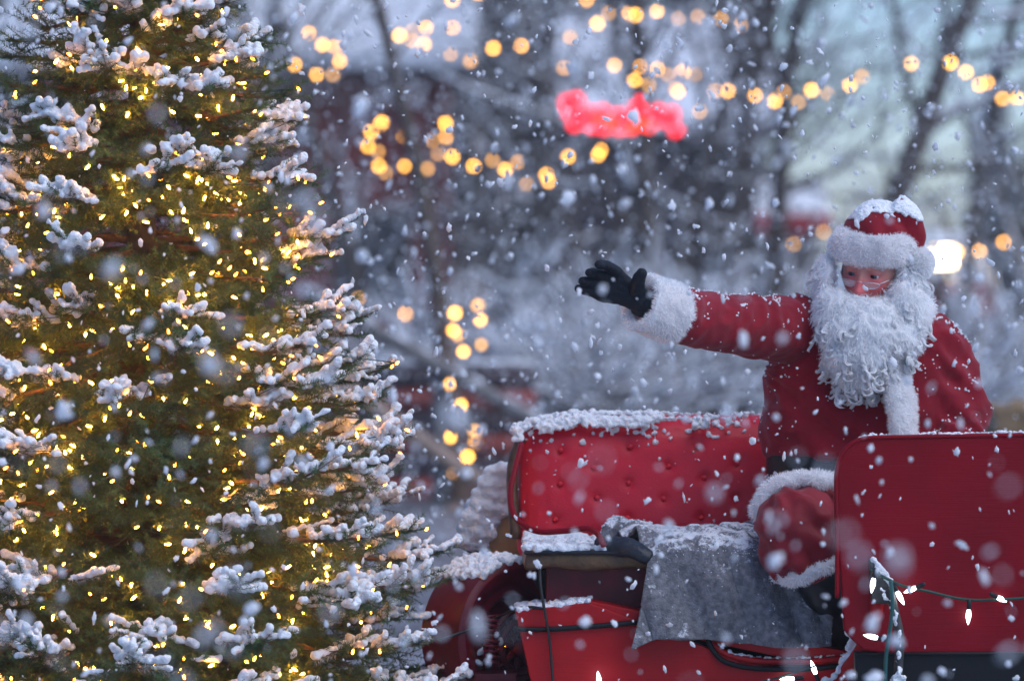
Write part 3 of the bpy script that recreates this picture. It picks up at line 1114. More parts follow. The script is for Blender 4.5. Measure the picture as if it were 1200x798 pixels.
Q = np.stack([X, Yv, zz], -1).reshape(-1, 3)
hang = np.clip((vv - 0.42) / 0.25, 0, 1).ravel()
fold = (0.022 * np.sin(uu.ravel() * 15 + 2.6 * np.sin(vv.ravel() * 4) + 3 * uu.ravel() ** 2) + 0.030 * np.sin(uu.ravel() * 7.3 + 1 - 1.5 * vv.ravel())) * hang * (0.35 + 0.65 * vv.ravel())
lump = 0.026 * np.clip(fbm(Q * np.array((11, 13, 6)), 12, 3), -0.7, 1.2)
Q[:, 1] += -np.abs(fold) - lump * hang
Q[:, 2] += (1 - hang) * (0.012 + lump * 1.1 + 0.022 * np.exp(-((vv.ravel() - 0.10) / 0.07) ** 2) * (1 + 0.8 * np.sin(uu.ravel() * 14)))
mb = MB()
i, j = np.meshgrid(np.arange(nu - 1), np.arange(nv - 1), indexing='ij')
mb.add(Q, np.stack([i * nv + j, (i + 1) * nv + j, (i + 1) * nv + j + 1, i * nv + j + 1], -1).reshape(-1, 4))
bl_o = mb.build("blanket", M['wool'])
sm = bl_o.modifiers.new("thick", 'SOLIDIFY')
sm.thickness, sm.offset = 0.011, 0
tag(bl_o, "grey wool blanket draped over the seat and hanging down its front, frosted with snow", "blanket")
# rumpled upper fold of the blanket
me = remesh(MB().tube(curve([W(708, 626, 0.16), W(730, 620, 0.17), W(770, 626, 0.14), W(810, 632, 0.10), W(850, 634, 0.10), W(888, 630, 0.12)], 40), np.interp(np.linspace(0, 1, 40), [0, .15, .5, 1], [0.018, 0.034, 0.026, 0.028]), 14), 0.006, 4)
V, N = get_co(me), get_no(me)
set_co(me, V + N * (0.014 * fbm(V * np.array((14, 26, 26)), 15, 3))[:, None])
link("fold", me, M['wool'], bl_o)
C, Rr = [], []
V2, N2 = get_co(me), get_no(me)
for i_ in g.choice(len(V2), 1500):
    if N2[i_, 2] > 0.35 and fbm(V2[i_:i_ + 1] * 24, 3, 2)[0] > -0.15:
        C.append(V2[i_])
        Rr.append(g.uniform(0.002, 0.0048))
Qn = Q[(vv.ravel() < 0.56)]
for i_ in g.choice(len(Qn), 1800):
    p = Qn[i_]
    if fbm(p[None] * 17, 5, 2)[0] > 0.05:
        C.append(p + np.array((0, -0.003, 0.003)))
        Rr.append(g.uniform(0.0010, 0.0028))
Qn = Q[(vv.ravel() > 0.56)]
for i_ in g.choice(len(Qn), 160):
    C.append(Qn[i_] + np.array((0, -0.0045, 0.0)))
    Rr.append(g.uniform(0.001, 0.0021))
link("snow_cover", MB().balls(C, Rr, 1, (1, 1, 0.8)).mesh("snow_cover"), M['snow'], bl_o)
# ------------------------------------------------------------------ the waving man in the red suit
g = np.random.default_rng(11)


def skin_mat():
    m = mat("skin", (0.42, 0.21, 0.15), 0.5, sss=0.08, bump=0.25, bscale=260)
    nt = m.node_tree
    b = nt.nodes["Principled BSDF"]
    tc = nt.nodes.new("ShaderNodeAttribute")
    tc.attribute_name = "flush"
    mx = nt.nodes.new("ShaderNodeMixRGB")
    mx.inputs[1].default_value = (0.52, 0.27, 0.215, 1)
    mx.inputs[2].default_value = (0.56, 0.105, 0.105, 1)
    nt.links.new(tc.outputs["Fac"], mx.inputs[0])
    nt.links.new(mx.outputs[0], b.inputs["Base Color"])
    return m


M.update(
    skin=skin_mat(),
    velvet=mat("red_velvet", (0.165, 0.002, 0.010), 0.85, var=(0.225, 0.004, 0.014), scale=11, sheen=0.12, bump=0.25, bscale=300, spec=0.2),
    trouser=mat("red_trouser", (0.22, 0.003, 0.012), 0.6, var=(0.155, 0.002, 0.009), scale=9, sheen=0.12, bump=0.25, bscale=300, spec=0.25),
    fur=soft("white_fur", (0.96, 0.955, 0.96), 0.45),
    pinkfur=mat("cuff_lining", (0.50, 0.25, 0.24), 0.9),
    beard=soft("white_beard", (0.96, 0.96, 0.965), 0.45),
    glove=mat("black_glove", (0.010, 0.013, 0.019), 0.65, spec=0.2, bump=0.35, bscale=240),
    belt=mat("black_belt", (0.008, 0.009, 0.011), 0.5, spec=0.25, bump=0.1, bscale=120),
    boot=mat("black_boot", (0.008, 0.008, 0.010), 0.4),
    gold=mat("gold", (0.75, 0.50, 0.14), 0.3, metal=1.0),
    silver=mat("silver_wire", (0.62, 0.62, 0.64), 0.25, metal=1.0),
)


def Wm(px, py, Y):
    return W(px, py, Y)


# ---- head frame: x to the picture's right, y back, z up, eyes at z = 0
HC = W(1021, 318, 0.03)
HM = Matrix.Rotation(R(-21), 3, 'Z') @ Matrix.Rotation(R(8), 3, 'Y') @ Matrix.Rotation(R(7), 3, 'X')
HMn = np.array(HM)


def H(p):
    return np.asarray(p, dtype=float) @ HMn.T + HC


def sculpt_head():
    PV, PF = ico(5)
    P = PV.copy()
    th = P.copy()
    V = P * np.array((0.077, 0.098, 0.122))
    # jaw
    low = np.clip((-V[:, 2] - 0.015) / 0.10, 0, 1)
    V[:, 0] *= 1 - 0.30 * low ** 1.3
    V[:, 1] += np.where(V[:, 1] > 0, -0.035 * low, 0)
    front = np.clip(-P[:, 1], 0, 1)
    x, z = V[:, 0].copy(), V[:, 2].copy()

    def bump(cx, cz, sx, sz, a):
        V[:, 1] -= a * front ** 0.5 * (P[:, 1] < 0) * np.exp(-((x - cx) / sx) ** 2 - ((z - cz) / sz) ** 2)
    for s in (-1, 1):
        bump(s * 0.032, 0.000, 0.021, 0.014, -0.018)       # sockets
        bump(s * 0.030, 0.024, 0.026, 0.010, 0.011)        # brows
        bump(s * 0.044, -0.034, 0.026, 0.022, 0.013)       # cheeks
        bump(s * 0.013, -0.046, 0.008, 0.008, 0.009)       # nostrils
        bump(s * 0.034, -0.014, 0.016, 0.006, 0.004)       # lower lids
    # nose
    t = np.clip((0.010 - z) / 0.052, 0, 1)
    prof = np.where(z > -0.056, (0.006 + 0.025 * t ** 1.2), 0.031 * np.exp(-((z + 0.056) / 0.006) ** 2)) * np.exp(-np.clip(z - 0.010, 0, 1) / 0.010)
    V[:, 1] -= front ** 0.5 * (P[:, 1] < 0) * prof * np.exp(-(x / (0.0095 + 0.006 * t)) ** 2)
    bump(0, -0.044, 0.013, 0.012, 0.006)
    bump(0, -0.076, 0.024, 0.006, 0.006)                   # lips
    bump(0, -0.083, 0.026, 0.0025, -0.005)
    bump(0, -0.091, 0.020, 0.006, 0.006)
    bump(0, -0.112, 0.022, 0.012, 0.008)                   # chin
    return V, PF


body = MB()
hv, hf = sculpt_head()
body.add(H(hv), hf)
for s in (-1, 1):
    body.ellipsoid(H((s * 0.079, 0.012, -0.010)), (0.010, 0.019, 0.032), HM, 2)      # ears
    # upper eyelid: a hood over the eyeball
    PV, PF = ICO[2]
    lid = PV * np.array((0.0180, 0.0165, 0.0090)) + np.array((s * 0.032, -0.0745, 0.0095))
    body.add(H(lid), PF)
    lid = PV * np.array((0.0170, 0.0150, 0.0080)) + np.array((s * 0.032, -0.0745, -0.0105))
    body.add(H(lid), PF)
neck0, neck1 = H((0, 0.030, -0.06)), W(1022, 392, 0.13)
body.tube(np.array([neck0, lerp(neck0, neck1, 0.5), neck1]), [0.058, 0.060, 0.075], 20)
# torso, arms and legs under the clothes
tor = [(395, 0.14, .13, .09), (420, 0.14, .20, .11), (470, 0.145, .21, .125), (530, 0.14, .19, .125), (600, 0.14, .19, .13), (640, 0.13, .19, .12)]
PB = MB()


def loft(mb, rows, n=36, pw=2.3):
    """rows: (px centre, py, Y, half width m, half depth m)"""
    th = np.arange(n) * 2 * math.pi / n
    rings = []
    for (cx, cy, Y, hw, hd) in rows:
        c = W(cx, cy, Y)
        x = np.sign(np.cos(th)) * np.abs(np.cos(th)) ** (2 / pw) * hw
        y = np.sign(np.sin(th)) * np.abs(np.sin(th)) ** (2 / pw) * hd
        rings.append(np.stack([c[0] + x, c[1] + y, np.full(n, c[2])], -1))
    V = np.concatenate(rings)
    m = len(rows)
    i = np.arange(m - 1)[:, None] * n
    j = np.arange(n)[None, :]
    j2 = (j + 1) % n
    F = np.stack([i + j, i + j2, i + n + j2, i + n + j], -1).reshape(-1, 4)
    b = mb.n
    mb.add(V, F)
    mb.f.setdefault(n, []).append(np.array([[b + q for q in range(n)]]))
    mb.f.setdefault(n, []).append(np.array([[b + (m - 1) * n + q for q in reversed(range(n))]]))
    return mb


def limb(mb, rows, n=24, k=30):
    """rows: (px, py, Y, radius)"""
    P = np.array([np.append(W(a, b, c), r) for a, b, c, r in rows])
    C = curve(P, k)
    mb.tube(C[:, :3], C[:, 3], n)
    return C


loft(body, [(1018, 396, .13, .12, .08), (1018, 420, .13, .19, .10), (1016, 470, .13, .21, .115), (1014, 530, .13, .19, .115), (1014, 600, .13, .19, .12), (1014, 635, .12, .19, .12)])
limb(body, [(940, 404, .11, .060), (868, 384, -.10, .050), (815, 372, -.26, .042), (770, 360, -.36, .034), (752, 352, -.385, .030)])
limb(body, [(1098, 418, .12, .056), (1116, 470, .07, .052), (1120, 520, .02, .046), (1100, 560, -.14, .040), (1062, 585, -.26, .034), (1046, 592, -.30, .036), (1030, 598, -.33, .026)])
for (kx, fx) in ((938, 984), (1062, 1108)):
    limb(body, [(kx + 45 if kx < 1000 else kx - 5, 628, .10, .090), (kx + 12, 612, -.12, .080), (kx, 616, -.27, .068), (fx - 22, 665, -.23, .055), (fx - 2, 715, -.14, .046), (fx + 8, 785, -.02, .042), (fx + 8, 792, -.05, .036)])
bm_ = remesh(body, 0.0036, 2, 0.4)
V = get_co(bm_)
L = (V - HC) @ HMn            # back into the head frame
near = L[:, 1] < -0.02


def blob(cx, cz, s):
    return np.exp(-((L[:, 0] - cx) ** 2 + (L[:, 2] - cz) ** 2) / (2 * s * s))


fl = np.clip(0.95 * blob(0.043, -0.034, 0.023) + 0.95 * blob(-0.043, -0.034, 0.023) + 0.45 * blob(0.032, 0.0, 0.014) + 0.45 * blob(-0.032, 0.0, 0.014) + 1.0 * blob(0, -0.042, 0.013) + 0.75 * blob(0, -0.025, 0.010) + 0.5 * blob(0, -0.082, 0.012) + 0.12, 0, 1) * near
at = bm_.attributes.new("flush", 'FLOAT', 'POINT')
at.data.foreach_set("value", fl.astype(np.float32))
bm_.materials.append(M['skin'])
man = link("person", bm_, None)
tag(man, "bearded man in red velvet suit and snowy fur-trimmed cap waving a black glove", "person")

# ---- eyes
em = bpy.data.materials.new("eye")
em.use_nodes = True
nt = em.node_tree
bsdf = nt.nodes["Principled BSDF"]
bsdf.inputs["Roughness"].default_value = 0.12
tc = nt.nodes.new("ShaderNodeTexCoord")
sx = nt.nodes.new("ShaderNodeSeparateXYZ")
rp = nt.nodes.new("ShaderNodeValToRGB")
nt.links.new(tc.outputs["Generated"], sx.inputs[0])
nt.links.new(sx.outputs["Y"], rp.inputs[0])
nt.links.new(rp.outputs[0], bsdf.inputs["Base Color"])
cr = rp.color_ramp
cr.interpolation = 'CONSTANT'
cr.elements[0].position, cr.elements[0].color = 0.0, (0.004, 0.004, 0.005, 1)
cr.elements[1].position, cr.elements[1].color = 0.075, (0.05, 0.075, 0.10, 1)
e_ = cr.elements.new(0.27)
e_.color = (0.50, 0.45, 0.43, 1)
eye_me = MB().ellipsoid((0, 0, 0), (0.0125, 0.0125, 0.0125), sub=3).mesh("eye")
eye_me.materials.append(em)
for s in (-1, 1):
    o = link("eye", eye_me, None, man)
    o.location = tuple(H((s * 0.032, -0.0755, 0.0005)))
    o.rotation_euler = (HM.to_4x4() @ Matrix.Rotation(R(-16), 4, 'Z') @ Matrix.Rotation(R(8), 4, 'X')).to_euler()
    # eyebrow
    br = MB()
    for q in range(120):
        u = g.uniform(-1, 1)
        p = np.array((s * 0.032 + u * 0.021, -0.0935 + 0.014 * abs(u * s * 0.5 + 0.5) ** 2 + g.uniform(-0.001, 0.002), 0.0215 + 0.006 * (1 - u * u) + g.uniform(-0.004, 0.004)))
        d = norm(np.array((s * 0.9, -0.5, 0.25)) + g.normal(size=3) * 0.25) * g.uniform(0.007, 0.012)
        br.tube(H(np.array([p, p + d * 0.5, p + d])), [0.0008, 0.0006, 0.0002], 3, cap=False)
    br.build("eyebrow", M['beard'], man)

# ---- half-moon spectacles low on the nose
gl = MB()
for s in (-1, 1):
    t = np.linspace(0, 2 * math.pi, 40)
    ring = np.stack([s * 0.031 + 0.023 * np.cos(t), -0.1065 + 0.012 * ((0.023 * np.cos(t) * s + 0.031) / 0.05) ** 2, -0.019 + np.where(np.sin(t) > 0, 0.004, 0.0135) * np.sin(t)], -1)
    gl.tube(H(ring), 0.0011, 6, cap=False)
    gl.tube(H(np.array([(s * 0.053, -0.094, -0.017), (s * 0.074, -0.05, -0.006), (s * 0.080, 0.01, 0.0)])), 0.0012, 6)
gl.tube(H(curve([(-0.009, -0.1065, -0.018), (0, -0.113, -0.014), (0.009, -0.1065, -0.018)], 10)), 0.0011, 6)
spec = gl.build("eyeglasses", M['silver'], man)
M['lens'] = bpy.data.materials.new("lens_glass")
M['lens'].use_nodes = True
_nt = M['lens'].node_tree
_nt.nodes.remove(_nt.nodes["Principled BSDF"])
_t, _g, _x = _nt.nodes.new("ShaderNodeBsdfTransparent"), _nt.nodes.new("ShaderNodeBsdfGlossy"), _nt.nodes.new("ShaderNodeMixShader")
_g.inputs["Roughness"].default_value = 0.12
_x.inputs[0].default_value = 0.12
_nt.links.new(_t.outputs[0], _x.inputs[1])
_nt.links.new(_g.outputs[0], _x.inputs[2])
_nt.links.new(_x.outputs[0], _nt.nodes["Material Output"].inputs["Surface"])
for s in (-1, 1):
    t = np.linspace(0, 2 * math.pi, 32)[:-1]
    ring = np.stack([s * 0.031 + 0.0225 * np.cos(t), -0.1065 + 0.012 * ((0.0225 * np.cos(t) * s + 0.031) / 0.05) ** 2, -0.019 + np.where(np.sin(t) > 0, 0.0037, 0.013) * np.sin(t)], -1)
    MB().prism(H(ring), HMn @ np.array((0, 0.0012, 0))).build("lens", M['lens'], spec, smooth=False, fix=True)


# ---- fur: many tapered hairs over a soft core
def fur_hairs(mb, P, N, length, width=0.0012, lean=(0, 0, -0.25), wild=0.34):
    n = len(P)
    d = norm(N + np.asarray(lean) + g.normal(size=(n, 3)) * wild)
    ln = length * g.uniform(0.55, 1.15, n)[:, None]
    w = norm(np.cross(d, g.normal(size=(n, 3)))) * width
    bend = np.asarray(lean) * 0.5 + g.normal(size=(n, 3)) * 0.25
    mid = P + d * ln * 0.55
    tip = mid + norm(d + bend) * ln * 0.5
    V = np.stack([P - N * 0.002 - w, P - N * 0.002 + w, mid + w * 0.7, mid - w * 0.7, tip], 1).reshape(-1, 3)
    b = np.arange(n)[:, None] * 5
    off = mb.n
    mb.v.append(V)
    mb.n += len(V)
    mb.f.setdefault(4, []).append(off + b + np.array([[0, 1, 2, 3]]))
    mb.f.setdefault(3, []).append(off + b + np.array([[3, 2, 4]]))


def furry(name, me, parent, count, length, m=None, lump=0.006, scale=38, lean=(0, 0, -0.25), width=0.0011, seed=0):
    """a fur piece: lumpy core mesh with hairs grown from it, as one mesh"""
    V, N = get_co(me), get_no(me)
    V = V + N * (lump * fbm(V * scale, seed, 3))[:, None]
    set_co(me, V)
    N = get_no(me)
    mb = MB()
    q = np.empty(len(me.loops), dtype=np.int32)
    me.loops.foreach_get("vertex_index", q)
    F = q.reshape(-1, 4)
    mb.add(V, F)
    area = np.linalg.norm(np.cross(V[F[:, 1]] - V[F[:, 0]], V[F[:, 3]] - V[F[:, 0]]), axis=1)
    fi = g.choice(len(F), count, p=area / area.sum())
    a, b = g.random(count)[:, None], g.random(count)[:, None]
    P = (V[F[fi, 0]] * (1 - a) + V[F[fi, 1]] * a) * (1 - b) + (V[F[fi, 3]] * (1 - a) + V[F[fi, 2]] * a) * b
    fur_hairs(mb, P, norm(N[F[fi, 0]]), length, width, lean)
    bpy.data.meshes.remove(me)
    return mb.build(name, m or M['fur'], parent)


# ---- coat
coat = MB()
loft(coat, [(1022, 356, .10, .085, .080), (1022, 366, .105, .155, .105), (1023, 380, .115, .215, .130), (1022, 400, .12, .258, .155), (1020, 430, .12, .292, .175), (1020, 470, .12, .305, .185), (1018, 505, .12, .302, .190), (1014, 528, .12, .280, .188), (1012, 546, .12, .262, .182), (1010, 565, .12, .275, .190), (1010, 600, .12, .285, .195), (1010, 632, .12, .285, .19)], 44)
SLV = [(962, 392, .10, .088), (925, 387, .03, .090), (880, 383, -.09, .083), (840, 378, -.20, .078), (805, 371, -.29, .074), (790, 368, -.325, .072)]
sleeve = limb(coat, SLV, 28, 40)
coat.ellipsoid(W(935, 383, .07), (0.085, 0.10, 0.090), sub=3)
limb(coat, [(1076, 400, .11, .092), (1097, 424, .10, .092), (1112, 458, .08, .091), (1119, 492, .05, .090), (1116, 525, .00, .084), (1100, 562, -.13, .076), (1072, 580, -.22, .070)], 28, 40)
me = remesh(coat, 0.0065, 8)
V, N = get_co(me), get_no(me)
# gathers round the sleeve, creases pulled from the armpit, soft buckles over the belly
S0, S1 = sleeve[0, :3], sleeve[-1, :3]
ax = norm(S1 - S0)
t = (V - S0) @ ax
rad = np.linalg.norm((V - S0) - t[:, None] * ax, axis=1)
arm = np.clip(1 - np.clip((rad - 0.105) / 0.03, 0, 1), 0, 1) * np.clip(t / 0.10, 0, 1)
Q = V.copy()
ph = 95 * t + 5.0 * vnoise(V * 9, 1) + 2.0 * V[:, 2] * 14
top = np.clip((V[:, 2] - (S0 + t[:, None] * ax)[:, 2]) / 0.08, -0.4, 1)
d = arm * 0.0030 * np.sin(ph + 1.2 * vnoise(V * 5, 41)) * (0.55 + 0.45 * top) * (0.4 + np.clip(vnoise(V * 7, 2) + 0.5, 0, 1))
pit = W(895, 432, 0.0)
rv = V - pit
rl = np.linalg.norm(rv, axis=1)
an = np.arctan2(rv[:, 2], rv[:, 0])
d += (1 - arm) * 0.010 * np.exp(-rl / 0.13) * np.sin(an * 11 + 2 * vnoise(V * 6, 3))
larm = np.clip((V[:, 0] - W(1092, 0, .1)[0]) / 0.03, 0, 1)
d += larm * 0.008 * np.sin(V[:, 2] * 70 + V[:, 0] * 60 + 4 * vnoise(V * 9, 8))
belly = np.clip((W(0, 420, 0)[2] - V[:, 2]) / 0.1, 0, 1) * (1 - larm)
d += belly * 0.007 * np.sin(V[:, 2] * 34 - np.abs(V[:, 0] - W(1015, 0, .1)[0]) * 18 + 3 * vnoise(V * 5, 9))
zb_ = W(0, 548, 0)[2]
d += -0.010 * np.exp(-((V[:, 2] - zb_) / 0.018) ** 2) * (1 - larm)
d += 0.006 * np.exp(-((V[:, 2] - zb_ - 0.035) / 0.016) ** 2) * (1 - larm) * (1 + 0.8 * np.sin(V[:, 0] * 90 + 2 * vnoise(V * 8, 3)))
d += 0.0045 * fbm(V * 15, 4, 3)
d += (1 - arm) * 0.010 * ridge(V * np.array((7, 7, 11)) + np.stack([V[:, 2] * 6] * 3, -1), 51) * (0.4 + 0.6 * larm) + 0.004 * ridge(V * 17, 52)
set_co(me, V + N * d[:, None])
coat_o = link("coat", me, M['velvet'], man)
CV, CN = get_co(me), get_no(me)

# coat hem lying over the lap
def path_band(rows, flat=0.5, n=16, k=60, up=None):
    P = np.array([np.append(W(a, b, c), r) for a, b, c, r in rows])
    C = curve(P, k)
    mb = MB().tube(C[:, :3], C[:, 3], n, flat=flat, up=up)
    return remesh(mb, 0.006, 2)


furry("fur_hem", path_band([(886, 606, -.20, .018), (892, 588, -.215, .021), (904, 572, -.225, .023), (924, 563, -.235, .023), (950, 561, -.24, .022), (985, 564, -.235, .022), (1040, 566, -.22, .022)], 0.9), coat_o, 4500, 0.012, seed=2)
furry("fur_trim", path_band([(1040, 395, -.085, .050), (1044, 420, -.092, .051), (1052, 450, -.100, .054), (1057, 480, -.105, .055), (1060, 510, -.102, .053), (1060, 545, -.10, .05)], 0.42, up=(0, 0, 1)), coat_o, 11000, 0.013, seed=3)
furry("fur_collar", path_band([(960, 366, .02, .030), (985, 385, -.05, .036), (1020, 395, -.08, .040), (1060, 385, -.06, .038), (1080, 366, .0, .033), (1078, 352, .09, .030)], 0.8), coat_o, 4000, 0.016, seed=4)
# cuff of the raised arm
c0, c1 = W(795, 370, -.315), W(749, 352, -.395)
ax = norm(c1 - c0)
mb = MB()
prof = [(0.0, 0.070), (0.10, 0.078), (0.35, 0.079), (0.65, 0.077), (0.92, 0.077), (1.0, 0.076), (0.97, 0.060), (0.75, 0.056), (0.4, 0.050), (0.1, 0.045)]
Ln = np.linalg.norm(c1 - c0)
mb.tube(np.array([c0 + ax * Ln * p for p, _ in prof]), [r for _, r in prof], 36, cap=False) if False else None
a_ = norm(np.cross(ax, (0, 0, 1.0)))
b_ = np.cross(ax, a_)
th = np.arange(40) * 2 * math.pi / 40
rings = [c0 + ax * Ln * p + r * (np.cos(th)[:, None] * a_ + np.sin(th)[:, None] * b_) for p, r in prof]
b0 = mb.n
mb.v += rings
mb.n += 40 * len(rings)
k = np.arange(40)
k2 = (k + 1) % 40
for i in range(len(rings)):
    i2 = (i + 1) % len(rings)
    mb.f.setdefault(4, []).append(np.stack([b0 + i * 40 + k, b0 + i * 40 + k2, b0 + i2 * 40 + k2, b0 + i2 * 40 + k], -1))
furry("fur_cuff", remesh(mb, 0.005, 2), coat_o, 11000, 0.011, lump=0.005, lean=tuple(ax * 0.2 + np.array((0, 0, -0.15))), seed=5)
inner = MB()
inner.tube(np.array([c0 + ax * Ln * 0.3, c0 + ax * Ln * 0.80]), [0.054, 0.057], 30)
inner.build("cuff_lining", M['pinkfur'], coat_o)
# the other cuff, in the lap
furry("fur_cuff", path_band([(1076, 578, -.20, .074), (1060, 588, -.26, .080), (1052, 592, -.285, .078)], 1.0, 20, 14), coat_o, 3000, 0.013, seed=6)

# ---- belt
zc = [W(0, y, 0.12)[2] for y in (531, 555)]
bt = MB()
th = np.linspace(0, 2 * math.pi, 90)[:-1]
pw = 2.3


def ellipse(hw, hd, z):
    c = W(1012, 546, .12)
    x = np.sign(np.cos(th)) * np.abs(np.cos(th)) ** (2 / pw) * hw
    y = np.sign(np.sin(th)) * np.abs(np.sin(th)) ** (2 / pw) * hd
    return np.stack([c[0] + x, c[1] + y, z + 0 * x], -1)


rings = [ellipse(.255, .176, zc[1]), ellipse(.274, .194, zc[1]), ellipse(.274, .194, zc[0]), ellipse(.255, .176, zc[0])]
b0 = bt.n
bt.v += rings
nn_ = len(th)
bt.n += 4 * nn_
k = np.arange(nn_)
k2 = (k + 1) % nn_
for i in range(4):
    i2 = (i + 1) % 4
    bt.f.setdefault(4, []).append(np.stack([b0 + i * nn_ + k, b0 + i * nn_ + k2, b0 + i2 * nn_ + k2, b0 + i2 * nn_ + k], -1))
belt = bt.build("belt", M['belt'], man, smooth=False, bevel=0.003, fix=True)
bx = W(1006, 545, -0.09)
fr = MB()
for (xa, xb, za, zb) in ((-.045, .055, .030, .036), (-.045, .055, -.036, -.030), (-.045, -.039, -.030, .030), (.049, .055, -.030, .030)):
    fr.box((bx[0] + xa, -0.096, bx[2] + za), (bx[0] + xb, -0.082, bx[2] + zb))
fr.build("buckle", M['gold'], belt, smooth=False, bevel=0.002)

# ---- trousers: thighs forward along the seat, knees bent over its edge
for nm, kx, q in (("trouser_leg", 936, 0), ("trouser_leg", 1064, 1)):
    tr_ = MB()
    sgn = -1 if q == 0 else 1
    limb(tr_, [(kx - sgn * 38, 622, .10, .112), (kx - sgn * 14, 614, -.06, .112), (kx, 613, -.19, .108), (kx - 1, 622, -.265, .106), (kx + 2, 640, -.275, .104), (kx + 12, 660, -.255, .094)], 28, 36)
    me = remesh(tr_, 0.0065, 5)
    V, N = get_co(me), get_no(me)
    K = W(kx, 640, -.30)
    rv = V - K
    d = 0.006 * np.sin(V[:, 2] * 62 + 3.0 * vnoise(V * 8, 6 + q) + V[:, 0] * 14) * np.clip((W(0, 600, -.2)[2] - V[:, 2]) / 0.05, 0, 1) + 0.008 * fbm(V * 10, 5 + q, 3) + 0.012 * ridge(V * np.array((10, 10, 15)) + np.stack([V[:, 0] * 7] * 3, -1), 61 + q) + 0.004 * ridge(V * 24, 63)
    low = np.clip((W(0, 635, -.28)[2] - V[:, 2]) / 0.06, 0, 1)
    d += low * 0.010 * np.sin(np.arctan2(rv[:, 1], rv[:, 0]) * 7)
    set_co(me, V + N * d[:, None])
    tl = link(nm, me, M['trouser'], man)
    furry("fur_cuff", path_band([(kx - 26, 676, -.26, .013), (kx - 6, 678, -.345, .018), (kx + 22, 669, -.365, .020), (kx + 48, 654, -.33, .019), (kx + 60, 646, -.26, .016)], 0.85, 14, 40), tl, 4200, 0.012, seed=7 + q)
    bo = MB()
    fx = kx + 42
    limb(bo, [(fx - 26, 655, -.25, .072), (fx - 6, 700, -.17, .066), (fx + 6, 750, -.06, .060), (fx + 8, 790, -.02, .058)], 24, 24)
    bo.ellipsoid(W(fx + 8, 796, -.05), (0.050, 0.085, 0.042), sub=3)
    me = remesh(bo, 0.008, 4)
    V, N = get_co(me), get_no(me)
    set_co(me, V + N * (0.006 * fbm(V * 14, 3, 2))[:, None])
    link("boot", me, M['boot'], man)

# ---- gloves
def hand(wrist, knuckles, tips, thumb, r=0.0140, flatY=0.0):
    mb = MB()
    wr = W(*wrist[:3])
    K = [W(*k_) for k_ in knuckles]
    for a in K:
        mb.tube(curve([np.append(wr, wrist[3]), np.append(lerp(wr, a, 0.5), 0.021), np.append(a, 0.0145)], 14)[:, :3], curve([[wrist[3]], [0.021], [0.0145]], 14)[:, 0], 14)
    for a, b in zip(K[:-1], K[1:]):
        for q in (0.35, 0.6, 0.85):
            mb.tube(np.array([lerp(wr, a, q), lerp(wr, b, q)]), 0.0165, 12)
    for kk, tp in zip(K, tips):
        P = [W(*t_) for t_ in tp]
        C = curve([np.append(lerp(wr, kk, 0.8), 0.0140), np.append(kk, r * 1.18), np.append(P[0], r * 1.06), np.append(P[1], r * 0.98), np.append(P[2], r * 0.86)], 22)
        mb.tube(C[:, :3], C[:, 3], 14)
        mb.balls([P[2]], r * 0.86, 2)
    T = [np.append(W(*t_[:3]), t_[3]) for t_ in thumb]
    C = curve(T, 20)
    mb.tube(C[:, :3], C[:, 3], 14)
    mb.balls([C[-1, :3]], C[-1, 3], 2)
    return remesh(mb, 0.0024, 3, 0.5)


hm = hand((753, 352, -.388, .040),
          [(724, 320, -.405), (716.5, 328.5, -.400), (710, 338, -.395), (706, 347.5, -.388)],
          [[(714, 313, -.435), (707, 310.5, -.455), (702, 310, -.475)],
           [(703, 322.5, -.420), (695, 319.5, -.435), (690.5, 319.5, -.455)],
           [(696, 332.5, -.412), (688, 330, -.424), (682.5, 329.5, -.442)],
           [(694, 342, -.400), (685, 339.5, -.408), (678.5, 338.5, -.420)]],
          [(751, 346, -.40, .028), (747, 335, -.425, .0215), (749, 326, -.445, .0180), (752, 320.5, -.455, .0152)])
V, N = get_co(hm), get_no(hm)
set_co(hm, V + N * (0.0014 * fbm(V * 60, 3, 2))[:, None])
gv = link("glove", hm, M['glove'], man)
MB().tube(np.array([W(749, 352.5, -.388), W(760, 357, -.375), W(775, 363, -.35)]), [0.040, 0.042, 0.044], 24).build("glove_cuff", M['glove'], gv)
# buttoned strap at the back of the wrist
st = MB()
for q in range(7):
    st.balls([W(744.5 + q * 0.6, 321 + q * 2.6, -.438 + q * 0.002)], 0.0017, 1)
st.build("stitching", mat("brown_stitch", (0.20, 0.09, 0.06), 0.5), gv)
hm2 = hand((1046, 592, -.30, .031),
           [(1030, 596, -.345), (1024, 600, -.340), (1020, 606, -.335), (1018, 612, -.33)],
           [[(1020, 602, -.365), (1015, 610, -.37), (1014, 617, -.365)], [(1012, 606, -.355), (1006, 613, -.36), (1005, 620, -.355)], [(1008, 612, -.345), (1003, 619, -.35), (1002, 626, -.345)], [(1008, 618, -.335), (1004, 624, -.335), (1003, 630, -.335)]],
           [(1042, 588, -.325, .022), (1034, 584, -.35, .018), (1026, 586, -.37, .015), (1021, 590, -.38, .0125)])
link("glove", hm2, M['glove'], man)

# ---- beard, moustache, hair
def E(mb, px, py, Y, rx, ry, rz):
    mb.ellipsoid(W(px, py, Y), (rx / 420.0, ry / 420.0, rz / 420.0), sub=3)


